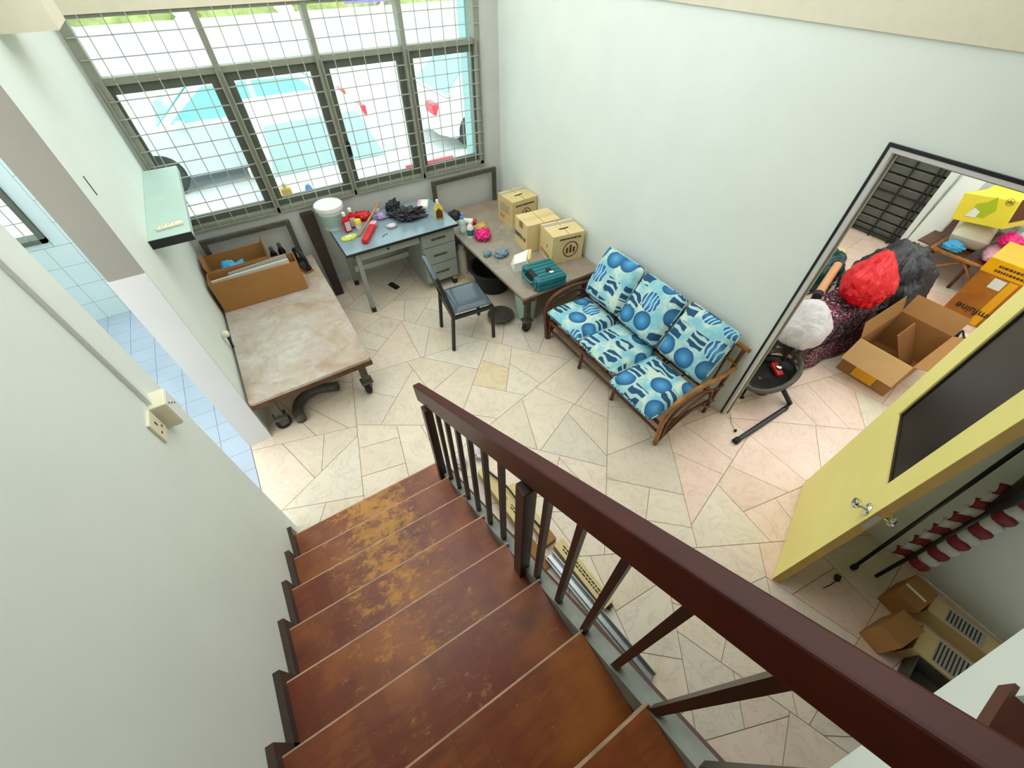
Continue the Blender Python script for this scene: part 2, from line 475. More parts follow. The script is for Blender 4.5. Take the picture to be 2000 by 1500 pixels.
# right wall with the store room doorway
wall('wall_right', [(W,W+.05,.855,YW+.1,0,TOP), (W,W+.05,-2.2,.035,0,TOP), (W,W+.05,.035,.855,2.10,TOP)], M['wall'])
wall('trim_3', [(W-.012,W+.06,-2.2,YW-.032,2.482,TOP)], M['cream'])
# left wall ending in a pillar beside the kitchen passage
wall('wall_left', [(-.81,-.65,2.664,YW,0,TOP)], M['wall'])
wall('pillar_shade', [(-.812,-.648,2.656,2.664,1.55,TOP)], M['wall_grey'])  # upper pillar face: its shade painted in as a darker grey
wall('trim_5', [(-.818,-.645,2.648,2.664,0,1.55)], M['panel'])
# stair wall
wall('wall_stair', [(-.80,-.66,-2.2,1.785,0,TOP+.5)], M['wall'])
wall('sky_block_ceiling', [(-.80,W+.12,-2.3,.65,3.45,3.55)], M['wall'])  # unseen partial slab, added to block sky light from above and behind
wall('sky_block_wall', [(-.80,W,-2.3,-2.2,0,TOP+.5)], M['wall'])  # unseen wall behind the camera, added so light comes from the front
# kitchen walls with white tiles
kw = wall('wall_kitchen', [(-2.7,-2.05,5.198,5.3,0,1.9), (-1.735,-.81,5.198,5.3,0,1.9), (-2.05,-1.735,5.198,5.3,0,.86), (-2.05,-1.735,5.198,5.3,1.62,1.9)], M['tile_grout'])
wall('wall_kitchen_left', [(-2.8,-2.7,.6,5.3,0,1.9)], M['tile_white'])
wt = MB().box(-.0985,.0985,-.008,0,-.0985,.0985).mesh('wall_tile'); wt.materials.append(M['tile_white'])
for i in range(9):
    for j in range(9):
        x, z = -.911-.2*i, .1+.2*j
        if -2.16 < x < -1.65 and .78 < z < 1.7:
            # cut tiles round the kitchen window
            continue
        link('wall_tile', wt, kw, loc=(x,5.198,z))
k2 = sempty('window_2')
b = MB(); b.box(-2.05,-2.01,5.15,5.3,.86,1.62); b.box(-1.775,-1.735,5.15,5.3,.86,1.62); b.box(-2.05,-1.735,5.15,5.3,.86,.90); b.box(-2.05,-1.735,5.15,5.3,1.58,1.62)
b.build('window_frame', M['alu_dark'], k2)
MB().box(-2.01,-1.775,5.24,5.246,.9,1.58).build('pane', M['glass'], k2)
gb = MB().box(-.004,.004,-.004,.004,0,.68).build('grille_bar', M['bar'], k2, loc=(-1.93,5.18,.9)); share(gb, (-1.85,5.18,.9))
hb = MB().box(-.13,.13,-.004,.004,-.004,.004).build('grille_rail', M['bar'], k2, loc=(-1.89,5.185,1.05))
for z in (1.2,1.35,1.5): share(hb, (-1.89,5.185,z))
# fill strips of tile round the kitchen window
for x0,x1,z0,z1 in ((-2.21,-2.052,.8,1.7),(-1.733,-1.61,.8,1.7),(-2.05,-1.735,.8,.858),(-2.05,-1.735,1.622,1.7)):
    MB().box(x0+.002,x1-.002,5.19,5.198,z0+.002,z1-.002).build('wall_tile', M['tile_white'], kw)

# main window: frame, four bays, sliding sashes, panes and an anti-theft grille
win = sempty('window_1')
X0, X1, Z0, Z1, ZT = -.625, 2.475, .92, 2.41, 2.045
MX = [X0, .168, .926, 1.70, X1]
y0, y1 = YW-.015, YW+.09
b = MB(); b.box(X0,X1,y0,y1,Z0,Z0+.05); b.build('sill_rail', M['alu'], win, bevel=.003)
MB().box(X0,X1,y0+.005,y1,Z1-.03,2.40).build('head_rail', M['alu'], win, bevel=.003)
MB().box(X0,X1,y0+.02,y1,ZT-.025,ZT+.02).build('transom', M['alu'], win, bevel=.003)
for i, x in enumerate(MX):
    w = .022 if 0 < i < 4 else .03
    xx = min(max(x, X0+w), X1-w)
    MB().box(xx-w,xx+w,y0,y1,Z0,2.40).build('mullion' if 0 < i < 4 else 'jamb', M['alu'], win, bevel=.003)
for i in range(4):
    a, c = MX[i]+.02, MX[i+1]-.02
    ya = YW+.03
    sash = MB()
    sash.box(a,a+.06,ya,ya+.04,Z0+.05,ZT-.02); sash.box(c-.06,c,ya,ya+.04,Z0+.05,ZT-.02)
    sash.box(a+.06,c-.06,ya,ya+.04,Z0+.05,Z0+.115); sash.box(a+.06,c-.06,ya,ya+.04,ZT-.085,ZT-.02)
    so = sash.build('sash_frame', M['alu_dark'], win, bevel=.003)
    MB().box(a+.055,c-.055,ya+.018,ya+.024,Z0+.11,ZT-.08).build('pane', M['glass'], so)
    MB().box(a,c,ya+.018,ya+.024,ZT+.02,Z1-.03).build('pane', M['glass'], win)
MB().box(.985,1.0,YW-.02,YW+.04,1.28,1.40).build('catch', M['black'], win)
yg = YW-.03
vlow = MB().box(-.0035,.0035,-.0035,.0035,Z0+.01,ZT-.005).mesh('grille_bar'); vlow.materials.append(M['bar'])
vup = MB().box(-.0035,.0035,-.0035,.0035,ZT+.01,Z1-.01).mesh('grille_bar'); vup.materials.append(M['bar'])
for i in range(4):
    a, c = MX[i], MX[i+1]; n = 6; d = (c-a)/n
    for k in range(1, n):
        link('grille_bar', vlow, win, loc=(a+d*k,yg,0)); link('grille_bar', vup, win, loc=(a+d*k,yg,0))
    hm = MB().box(a+.012,c-.012,-.0035,.0035,-.0035,.0035).mesh('grille_rail'); hm.materials.append(M['bar'])
    for k in range(1, 10): link('grille_rail', hm, win, loc=(0,yg+.007,Z0+.012+.1113*k))
    for k in range(1, 4): link('grille_rail', hm, win, loc=(0,yg+.007,ZT+.012+.118*k))
    # frame of the grille panel
    fr = MB(); fr.box(a+.012,a+.024,yg-.006,yg+.006,Z0+.005,ZT); fr.box(c-.024,c-.012,yg-.006,yg+.006,Z0+.005,ZT)
    fr.box(a+.024,c-.024,yg-.006,yg+.006,Z0+.005,Z0+.017); fr.build('grille_frame', M['alu'], win)

# store room behind the doorway
wall('wall_store_back', [(7.5,7.6,-.8,1.40,0,2.9), (6.86,7.6,1.40,1.46,0,2.9), (6.86,6.98,1.46,2.6,2.3,2.9)], M['wall'])
wall('wall_store_left', [(W+.12,7.0,2.45,2.55,0,2.9)], M['wall'])
wall('wall_store_right', [(W+.12,7.6,-.9,-.8,0,2.9)], M['wall'])
d2 = sempty('door_2', (6.9,1.46,0))
MB().box(.06,.08,0,1.0,0,2.3).build('backing_sheet', M['black'], d2)
sl = MB().box(-.01,.05,0,.985,-.045,.045).build('slat', M['slat'], d2, bevel=.012, loc=(0,0,.06))
for k in range(1, 22): share(sl, (0,0,.06+.105*k))
gb = MB().box(-.03,-.015,-.009,.009,0,2.3).build('grille_bar', M['black'], d2, loc=(-.02,.05,0))
for y in (.1,.34,.58,.66,.95): share(gb, (-.02,y,0))
hb = MB().box(-.03,-.015,0,.985,-.009,.009).build('grille_rail', M['black'], d2, loc=(-.02,0,.06))
for z in (.55,1.0,1.45,1.9,2.25): share(hb, (-.02,0,z))

# door frame and the opened yellow door
tr = sempty('trim_6', (W,0,0))
for nm, bx, m in (('jamb',(-.012,.055,.825,.845,0,2.075),'panel'),('jamb',(-.012,.055,.037,.05,0,2.075),'panel'),('head',(-.012,.055,.037,.845,2.075,2.095),'panel'),
                  ('edge_strip',(-.014,.0,.845,.860,0,2.11),'black'),('edge_strip',(-.014,.0,.037,.845,2.095,2.11),'black'),('door_stop',(.03,.05,.813,.825,0,2.06),'wall_grey'),('door_stop',(.03,.05,.05,.825,2.06,2.075),'wall_grey')):
    MB().box(*bx).build(nm, M[m], tr)
d1 = sempty('door_1', (W-.02,.036,.006)); d1.rotation_euler = (0,0,math.radians(-160))
DW, DH, DT = .86, 2.04, .04
leaf = MB(); u0,u1,z0,z1 = .17,.705,1.03,1.86
for bx in ((0,u0,-DT,0,0,DH),(u1,DW-.004,-DT,0,0,DH),(u0,u1,-DT,0,0,z0),(u0,u1,-DT,0,z1,DH)): leaf.box(*bx)
lf = leaf.build('leaf', M['door_yellow'], d1)
MB().box(DW-.004,DW,-DT,0,0,DH).build('edge_band', M['door_edge'], lf)
MB().box(u0,u1,-.026,-.018,z0,z1).build('glass_panel', M['dark_glass'], d1)
for bx in ((u0,u0+.012,-.032,-.004,z0,z1),(u1-.012,u1,-.032,-.004,z0,z1),(u0+.012,u1-.012,-.032,-.004,z0,z0+.012),(u0+.012,u1-.012,-.032,-.004,z1-.012,z1)):
    MB().box(*bx).build('glazing_bead', M['dark_wood'], d1)
for s in (-1, 1):
    kb = MB().lathe([(.032,0),(.034,.004),(.028,.012),(.012,.016),(.011,.034),(.022,.040),(.028,.052),(.027,.062),(.016,.070)], 20)
    kb.build('knob', M['chrome'], d1, smooth='auto', loc=(.80,-DT if s > 0 else 0,.93), rot=(math.pi/2 if s > 0 else -math.pi/2,0,0))
MB().box(DW-.001,DW+.002,-DT+.008,-.008,.87,.99).build('latch_plate', M['steel'], d1)
for z in (.25,1.8): MB().lathe([(.008,0),(.008,.09)], 10).build('hinge', M['steel'], d1, loc=(-.006,.004,z))

# ================================================================== STAIRCASE
R_, G_, Y0_ = .17, .2485, 1.613
XL, XR = -.635, .36
st = thing('staircase', 'reddish brown wooden staircase with worn parquet treads', 'staircase', (0,0,0))
NB = 12; bw = (XR-XL)/NB
bmesh_ = MB().box(-bw/2+.0001,bw/2-.0001,-G_-.01,-.006,-.018,0).mesh('wood_block'); bmesh_.materials.append(M['parquet'])
NT = 8
def nz(y): return .17+(1.613-y)*R_/G_
for i in range(NT):
    y, z = Y0_-G_*i, R_*(i+1)
    t = MB().box(XL,XR+.015,y-G_-.012,y-.004,z-.045,z-.018).build('tread', M['riser'], st)
    for k in range(NB): link('wood_block', bmesh_, t, loc=(XL+bw*(k+.5),y,z))
    MB().box(XL,XR+.012,y-.006,y,z-.04,z+.0005).build('nosing_strip', M['nosing'], t)
    MB().box(XL,XR,y-.055,y-.035,z-R_,z-.045).build('riser', M['riser'], st)
yl = Y0_-G_*NT; zl = R_*(NT+1)
MB().box(XL,XR,-2.15,yl,zl-.16,zl).build('landing', M['parquet'], st)
MB().box(XR+.002,.778,-2.19,-.66,zl-.16,zl).build('landing', M['fascia'], st)
# saw-tooth skirting on the wall
def skirt():
    b = MB()
    for i in range(NT):
        y, z = Y0_-G_*i, R_*(i+1)
        b.box(-.66,XL,y-G_,y+.04,max(0,z-R_-.02),z+.05)
    return b.build('skirting_board', M['skirt'], st)
skirt()
# sloping side: grey strip beside the treads and a brown board below it
ya, yb = 1.56, -.545
def slope(x0, x1, d0, d1, m, name):
    ztop = lambda y: nz(y)+d0
    zbot = lambda y: max(nz(y)+d1, .002)
    b = MB(); poly = [(ya,max(ztop(ya),.05)),(yb,ztop(yb)),(yb,zbot(yb)),(1.35,zbot(1.35)),(ya,zbot(ya))]
    b.prism_x(poly, x0, x1); return b.build(name, m, st)
slope(.362,.415,-.03,-.17,M['stringer'],'side_strip')
slope(.415,.445,-.10,-.36,M['fascia'],'side_board')
slope(XL,.36,-.20,-.34,M['fascia'],'carriage')

hr = thing('handrail', 'dark red wooden handrail on slim square balusters beside the stairs', 'handrail', (0,0,0))
ra, rb = 1.655, -.62
tz = lambda y: 2.124-.683*y
MB().prism_x([(ra,tz(ra)),(rb,tz(rb)),(rb,tz(rb)-.135),(ra-.03,tz(ra-.03)-.135)], .356, .402).build('rail', M['rail'], hr, bevel=.006)
for k in range(-5, 9):
    y = .393+.1365*k
    if k in (1, 8): continue
    z0 = nz(y)-.04
    MB().box(.368,.390,y-.011,y+.011,z0,tz(y)-.12).build('baluster', M['rail_dark'], hr)
for y, i in ((.48,4),(1.475,0)):
    z0 = R_*(i+1)
    MB().box(.335,.385,y-.026,y+.026,z0-.01,tz(y+.026)-.128).build('newel_post', M['rail_dark'], hr, bevel=.003)
# upper flight: white side and its own rail
uf = thing('upper_flight', 'white plastered side of the upper stair flight', 'staircase', (0,0,0))
zz = lambda x: 1.134+.70*(x-.776)
up = [(.45,zz(.45)),(W,zz(W))]
for k in range(7, -1, -1): up += [(.78+.25*(k+1) if k < 7 else W, 1.575+.17*k), (.78+.25*k, 1.575+.17*k)]
up += [(.78,1.5),(.45,1.5)]
MB().prism_y(up, -.65, -.55).build('side_face', M['wall'], uf)
for k in range(8):  # flight lengthened and deepened to the walls to block overhead light below
    x1 = min(1.06+.25*k, W)
    MB().box(.78+.25*k,x1,-2.19,-.54,1.575+.17*k,1.62+.17*k).build('tread', M['fascia'], uf)
    MB().box(.80+.25*k,.82+.25*k,-2.19,-.66,1.45+.17*k,1.575+.17*k).build('riser', M['riser'], uf)
# ================================================================== FURNITURE
def caster(parent, x, y, ztop, wr=.06, ang=0):
    """leg, fork and rubber wheel under a trolley"""
    b = MB(); b.box(x-.03,x+.03,y-.02,y+.02,wr*2+.02,ztop); b.box(x-.05,x+.05,y-.045,y+.045,wr*2+.005,wr*2+.025)
    lg = b.build('leg', M['iron'], parent, bevel=.003)
    f = MB(); c, s = math.cos(ang), math.sin(ang)
    for sd in (-1, 1):
        ox, oy = -s*.026*sd, c*.026*sd
        f.hexa([(x+ox-c*.03-s*.003,y+oy-s*.03+c*.003,wr-.015),(x+ox+c*.03-s*.003,y+oy+s*.03+c*.003,wr-.015),(x+ox+c*.03+s*.003,y+oy+s*.03-c*.003,wr-.015),(x+ox-c*.03+s*.003,y+oy-s*.03-c*.003,wr-.015)],
               [(x+ox-c*.04-s*.003,y+oy-s*.04+c*.003,wr*2+.006),(x+ox+c*.04-s*.003,y+oy+s*.04+c*.003,wr*2+.006),(x+ox+c*.04+s*.003,y+oy+s*.04-c*.003,wr*2+.006),(x+ox-c*.04+s*.003,y+oy-s*.04-c*.003,wr*2+.006)])
    f.build('fork', M['iron'], parent)
    w = MB().lathe([(.012,-.02),(wr*.55,-.02),(wr*.6,-.016),(wr*.9,-.02),(wr,-.012),(wr,.012),(wr*.9,.02),(wr*.6,.016),(wr*.55,.02),(.012,.02)], 24)
    w.build('wheel', M['rubber'], parent, smooth='auto', loc=(x,y,wr), rot=(math.pi/2,0,ang))
def trolley(x0, x1, y0, y1, zt, mtop, label, hx0, hx1, hz):
    cx, cy = (x0+x1)/2, (y0+y1)/2; hx, hy = (x1-x0)/2, (y1-y0)/2
    t = thing('platform_trolley', label, 'trolley', (cx,cy,0))
    ch = .05
    poly = [(-hx,-hy+ch*.4),(-hx+ch*.4,-hy),(hx-ch*.4,-hy),(hx,-hy+ch*.4),(hx,hy),(-hx,hy)]
    MB().prism(poly, zt-.03, zt).build('deck', mtop, t, bevel=.004)
    b = MB()
    for a in ((-hx+.03,-hx+.075,-hy+.03,hy-.02),(hx-.075,hx-.03,-hy+.03,hy-.02)): b.box(a[0],a[1],a[2],a[3],zt-.075,zt-.03)
    for y in (-hy+.02, 0, hy-.06): b.box(-hx+.075,hx-.075,y,y+.045,zt-.075,zt-.03)
    b.build('underframe', M['rust'], t)
    MB().box(-hx,hx,-hy-.004,-hy+.012,zt-.07,zt-.028).build('end_board', M['rust'], t)
    for x, y, a in ((-hx+.11,-hy+.09,.3),(hx-.09,-hy+.09,1.2),(-hx+.11,hy-.12,0),(hx-.09,hy-.12,0)): caster(t, x, y, zt-.07, .062, a)
    yy = y1-cy-.015
    h = MB()
    h.bar((hx0-cx,yy,zt-.03),(hx0-cx,yy,hz),.045,.035); h.bar((hx1-cx,yy,zt-.03),(hx1-cx,yy,hz),.045,.035)
    h.bar((hx0-cx-.022,yy,hz-.02),(hx1-cx+.022,yy,hz-.02),.03,.045)
    h.build('push_handle', M['iron'], t, bevel=.004)
    return t
trolley(-.628,.296,2.61,4.46,.45,M['cart_left_wood'],'flat wooden platform trolley standing along the left wall',-.555,.195,.86)
trolley(1.745,2.672,2.55,4.46,.50,M['cart_right_wood'],'grey wooden platform trolley carrying cartons against the white wall',1.775,2.56,.885)

# desk
def desk():
    t = thing('desk', 'grey steel office desk with pale blue top under the window', 'desk', (1.115,4.09,0))
    hx, hy, z = .585, .355, .73
    MB().box(-hx,hx,-hy,hy,z-.018,z).build('top', M['desk_top'], t, bevel=.005)
    MB().box(-hx-.003,hx+.003,-hy-.003,hy+.003,z-.03,z-.006).build('edge_trim', M['black'], t)
    MB().box(-hx+.08,.16,-hy+.05,-hy+.4,z-.12,z-.03).build('drawer_box', M['desk_metal'], t)
    dr = MB().box(-hx+.1,.155,-hy+.035,-hy+.05,z-.115,z-.034).build('drawer', M['desk_metal'], t, bevel=.003)
    MB().lathe([(.012,0),(.012,.008)], 12).build('lock', M['black'], dr, loc=(-.18,-hy+.035,z-.07), rot=(math.pi/2,0,0))
    MB().box(.17,hx-.03,-hy+.05,hy-.05,.10,z-.03).build('pedestal', M['desk_metal'], t, bevel=.003)
    for z0, z1 in ((.535,.69),(.33,.525),(.115,.32)):
        d = MB().box(.18,hx-.04,-hy+.035,-hy+.05,z0,z1).build('drawer', M['desk_metal'], t, bevel=.004)
        MB().box(.28,.44,-hy+.03,-hy+.037,(z0+z1)/2-.012,(z0+z1)/2+.012).build('handle', M['iron'], d, bevel=.002)
    for x, y in ((-hx+.10,-hy+.05),(-hx+.10,hy-.07),(hx-.08,-hy+.07),(hx-.08,hy-.07)):
        l = MB().box(x-.022,x+.022,y-.022,y+.022,.0,z-.03 if x < 0 else .10).build('leg', M['desk_metal'], t, bevel=.003)
        MB().box(x-.0235,x+.0235,y-.0235,y+.0235,0,.06).build('foot_cap', M['black'], l)
    MB().box(-hx+.08,-hx+.12,-hy+.07,hy-.09,.60,.66).build('side_rail', M['desk_metal'], t)
    MB().box(-hx+.12,.17,hy-.16,hy-.13,.20,.26).build('foot_rail', M['wall_low'], t)
    MB().box(-hx+.12,.17,hy-.06,hy-.05,.35,.70).build('modesty_panel', M['desk_metal'], t)
desk()

# black chair
def chair():
    t = thing('chair', 'black metal chair with padded vinyl seat drawn up to the desk', 'chair', (1.33,2.955,0))
    A = lambda x, y: (x-1.33, y-2.955)
    f1, f2, b1, b2 = A(1.515,2.736), A(1.56,3.13), A(1.093,2.775), A(1.146,3.165)
    for p in (f1, f2):
        MB().bar((p[0],p[1],0),(p[0],p[1],.40),.028,.028).build('leg', M['black'], t, bevel=.003)
    tops = []
    for p in (b1, b2):
        q = (p[0]+.03, p[1], .42); r = (p[0]-.075, p[1], .85)
        MB().bar((p[0]-.01,p[1],0), q, .028, .032).build('leg', M['black'], t, bevel=.003)
        MB().bar(q, r, .026, .034).build('back_post', M['black'], t, bevel=.003); tops.append((q, r))
    b = MB(); e = .014
    for p, q in ((f1,f2),(b1,b2),(f1,b1),(f2,b2)):
        b.bar((p[0]+(.03 if p in (b1,b2) else 0),p[1],.385),(q[0]+(.03 if q in (b1,b2) else 0),q[1],.385),.022,.034)
    b.build('seat_frame', M['black'], t)
    def seat(u, v, s):
        x = (b1[0]+.05)*(1-u)+f1[0]*u; x2 = (b2[0]+.05)*(1-u)+f2[0]*u
        X = x*(1-v)+x2*v; Y = (b1[1]*(1-u)+f1[1]*u)*(1-v)+(b2[1]*(1-u)+f2[1]*u)*v
        k = ((1-abs(2*u-1)**6)*(1-abs(2*v-1)**6))**.4
        return (X, Y, .412+s*.034*k+.012)
    b = MB(); b.grid(lambda u, v: seat(u, v, 1), 16, 16); b.grid(lambda u, v: seat(u, 1-v, -.4), 16, 16)
    b.build('seat_cushion', M['leather'], t, smooth=True)
    (q1, r1), (q2, r2) = tops
    L = lambda a, b_, k: tuple(a[i]+(b_[i]-a[i])*k for i in range(3))
    p1, p2, p3, p4 = L(q1,r1,.62), L(q2,r2,.62), L(q2,r2,1.0), L(q1,r1,1.0)
    d = .018
    b = MB().hexa([(p1[0]-d,p1[1],p1[2]),(p1[0]+d,p1[1],p1[2]),(p2[0]+d,p2[1],p2[2]),(p2[0]-d,p2[1],p2[2])],
                  [(p4[0]-d,p4[1],p4[2]),(p4[0]+d,p4[1],p4[2]),(p3[0]+d,p3[1],p3[2]),(p3[0]-d,p3[1],p3[2])])
    b.build('backrest', M['leather'], t, bevel=.01)
chair()

# rattan sofa
def cushion(w, d, h, p=5):
    b = MB()
    def fn(s):
        def g(u, v):
            a, c = 2*u-1, 2*v-1
            k = max(0, (1-abs(a)**p)*(1-abs(c)**p))**.42
            return (a*w/2, c*d/2*s, s*h/2*k)
        return g
    b.grid(fn(1), 20, 20); b.grid(fn(-1), 20, 20)
    return b
def cushion_obj(parent, w, d, h, loc, rot, name):
    o = cushion(w, d, h).build(name, M['fabric'], parent, smooth=True, loc=loc, rot=rot)
    hw, hd = w/2*.985, d/2*.985; pts = []
    for cx, cy, a0 in ((hw-.04,hd-.04,0),(-hw+.04,hd-.04,90),(-hw+.04,-hd+.04,180),(hw-.04,-hd+.04,270)):
        for k in range(5):
            a = math.radians(a0+k*22.5); pts.append((cx+.045*math.cos(a), cy+.045*math.sin(a), 0))
    MB().tube(pts, .006, 6, True).build('piping', M['fabric'], o, smooth=True)
    return o
def sofa():
    ox, oy = 2.3, 1.675
    t = thing('rattan_sofa', 'three seat rattan sofa frame against the white wall', 'sofa', (ox,oy,0))
    T = lambda *p: [(a-ox, b-oy, c) for a, b, c in p]
    rt, rp = M['rattan'], M['rattan_pale']
    def tb(name, pts, r=.014, m=None, k=5, par=None):
        return MB().tube(smoothpath(T(*pts), k), r, 8).build(name, m or rt, par or t, smooth=True)
    ys = [.94, 1.47, 1.925, 2.42]
    for y in ys:
        tb('leg', [(1.975,y,0),(1.985,y,.14),(1.965,y,.25)], .016)
        tb('leg', [(2.56,y,0),(2.58,y,.2),(2.655,y,.70)], .016)
        tb('cross_rail', [(1.97,y,.22),(2.3,y,.19),(2.59,y,.17)], .012)
    tb('front_rail', [(1.955,.92,.25),(1.955,1.67,.25),(1.955,2.44,.25)], .017)
    tb('lower_rail', [(1.985,.94,.115),(1.985,1.67,.115),(1.985,2.42,.115)], .011)
    tb('seat_rail', [(2.58,.93,.20),(2.58,2.43,.20)], .014)
    tb('top_rail', [(2.655,.90,.705),(2.655,1.67,.705),(2.655,2.46,.705)], .017, rp)
    tb('middle_rail', [(2.63,.93,.56),(2.63,2.43,.56)], .012, rp)
    for k in range(9):
        y = 1.02+.165*k; tb('back_slat', [(2.595,y,.22),(2.645,y,.70)], .009)
    for k in range(8):
        y = 1.05+.18*k; tb('seat_slat', [(1.96,y,.255),(2.58,y,.21)], .009)
    for y, s in ((.925,-1),(2.435,1)):
        tb('arm', [(1.965,y,.0),(1.935,y,.22),(1.925,y,.40),(2.02,y,.505),(2.22,y,.535),(2.45,y,.505),(2.64,y,.52)], .019, rp if s < 0 else rt)
        tb('arm_loop', [(1.985,y+s*.012,.10),(1.985,y+s*.012,.34),(2.07,y+s*.012,.44),(2.25,y+s*.012,.46),(2.42,y+s*.012,.40),(2.47,y+s*.012,.26),(2.56,y+s*.012,.18)], .012)
        tb('arm_brace', [(1.97,y,.02),(2.15,y+s*.006,.20),(2.35,y+s*.006,.23),(2.57,y,.08)], .012)
        tb('arm_brace', [(2.0,y,.12),(2.2,y,.30),(2.36,y,.36),(2.60,y,.34)], .010)
    seats = [('printed seat cushion resting at the sofa end beside the trolley',2.165,2.175,0,.0,.375),
             ('printed seat cushion in the middle of the rattan sofa',2.165,1.695,.01,.0,.372),
             ('printed seat cushion drooping over the front at the doorway end',2.10,1.215,-.01,.05,.375)]
    for lab, cx, cy, rz, tilt, z in seats:
        o = cushion_obj(None, .50, .462, .13, (cx,cy,z-.02), (0, .06-tilt*2.2, rz), 'seat_cushion'); tag(o, lab, 'cushion', 'sofa seat cushions')
    backs = [('printed back cushion leaning at the sofa end beside the trolley',2.47,2.175,.01,.645,1.05),
             ('printed back cushion leaning in the middle of the rattan sofa',2.46,1.695,-.02,.64,1.05),
             ('printed back cushion leaning at the doorway end of the sofa',2.47,1.215,-.01,.64,1.05)]
    for lab, cx, cy, rz, z, a in backs:
        o = cushion_obj(None, .46, .455, .15, (cx,cy,z), (0, -a, rz), 'back_cushion'); tag(o, lab, 'cushion', 'sofa back cushions')
sofa()
# ================================================================== CARTONS
def closed_carton(name, label, x0, x1, y0, y1, z0, z1, m, rz=0, group=None):
    cx, cy = (x0+x1)/2, (y0+y1)/2; hx, hy, h = (x1-x0)/2, (y1-y0)/2, z1-z0
    t = thing(name, label, 'box', (cx,cy,z0), rz, group)
    MB().box(-hx,hx,-hy,hy,0,h).build('body', M[m], t, bevel=.003)
    MB().box(-.002,.002,-hy,hy,h-.0005,h+.0012).build('flap_seam', M['ink_brown'], t)
    return t, hx, hy, h
def lid_marks(t, hx, hy, h, dark):
    MB().box(-hx,hx,hy-.075,hy-.035,h-.0002,h+.0015).build('grey_tape', M['tape_grey'], t)
    MB().prism([(-.06,-.02),(-.04,-.035),(.04,-.03),(.06,-.01),(.035,-.015),(-.035,-.02)], h, h+.003).build('hand_slot', M['ink'], t)
    MB().box(-.055,.06,-.012,.03,h,h+.004).build('torn_flap', M['carton_pale'], t)
def emblem(t, c, ex, ey, s, m='ink_brown'):
    """round printed emblem with a few bars inside"""
    mt = frame(c, ex, ey)
    b = MB()
    for k in range(24):
        a, a2 = 2*math.pi*k/24, 2*math.pi*(k+1)/24
        b.add([(s*math.cos(a),s*math.sin(a),0),(s*math.cos(a2),s*math.sin(a2),0),(s*.88*math.cos(a2),s*.88*math.sin(a2),0),(s*.88*math.cos(a),s*.88*math.sin(a),0)], [(0,1,2,3)])
    for x in (-.45,0,.45):
        b.add([((x-.13)*s,-.45*s,0),((x+.13)*s,-.45*s,0),((x+.13)*s,(.25+.3*(x==0))*s,0),((x-.13)*s,(.25+.3*(x==0))*s,0)], [(0,1,2,3)])
    o = b.build('printed_emblem', M[m], t); o.matrix_local = mt
def dashes(t, c, ex, ey, w, h, rows, m='ink', seed=1):
    """rows of small illegible printed words"""
    r = random.Random(seed); b = MB()
    for k in range(rows):
        y = h/2-h*(k+.5)/rows; x = -w/2
        while x < w/2-.01:
            l = min(r.uniform(.012,.03), w/2-x); hh = h/rows*.5
            b.add([(x,y-hh/2,0),(x+l,y-hh/2,0),(x+l,y+hh/2,0),(x,y+hh/2,0)], [(0,1,2,3)]); x += l+.006
    o = b.build('printed_words', M[m], t); o['kind'] = 'stuff'; o.matrix_local = frame(c, ex, ey)
# three cartons on the right trolley
t, hx, hy, h = closed_carton('carton', 'pale carton in the corner by the window, behind the taped pair', 2.345,2.675,3.70,4.00,.50,.80,'carton_pale2',.02)
lid_marks(t, hx, hy, h, 0); dashes(t, (0,-hy-.0035,h*.82), (1,0,0), (0,0,1), .24, .03, 1, 'ink', 2)
emblem(t, (.02,-hy-.0035,h*.48), (1,0,0), (0,0,1), .06, 'ink'); dashes(t, (-hx-.0035,.0,h*.62), (0,-1,0), (0,0,1), .2, .10, 5, 'tape_grey', 3); dashes(t, (-hx-.0035,.05,h*.28), (0,-1,0), (0,0,1), .10, .05, 2, 'ink_red', 4)
t, hx, hy, h = closed_carton('carton', 'pale carton marked with black capitals, behind the carton with a hand slot', 2.215,2.60,3.17,3.44,.50,.795,'carton_pale',-.10)
text('DEPEX N', .058, M['ink'], t, frame((-hx-.0035,.01,h*.42),(0,-1,0),(0,0,1)), bold=.0014)
MB().box(-hx-.004,hx*.9,-.03,.03,h+.0002,h+.0012).build('paper_tape', M['carton_pale2'], t); MB().box(-hx-.005,-hx,-.035,.03,h-.07,h+.001).build('torn_tape', M['carton'], t)
t, hx, hy, h = closed_carton('carton', 'pale carton with open hand slot, standing nearest the sofa', 2.31,2.66,2.84,3.125,.50,.80,'carton_pale',-.16)
lid_marks(t, hx, hy, h, 1); emblem(t, (.03,-hy-.0035,h*.45), (1,0,0), (0,0,1), .085); dashes(t, (.02,-hy-.0035,h*.85), (1,0,0), (0,0,1), .24, .03, 1, 'ink', 8)
dashes(t, (-hx-.0035,.05,h*.22), (0,-1,0), (0,0,1), .12, .045, 2, 'ink_red', 5); dashes(t, (-hx-.0035,-.05,h*.2), (0,-1,0), (0,0,1), .1, .04, 2, 'ink_brown', 6)
text('T', .05, M['ink_brown'], t, frame((-hx-.0035,-.03,h*.5),(0,-1,0),(0,0,1)))

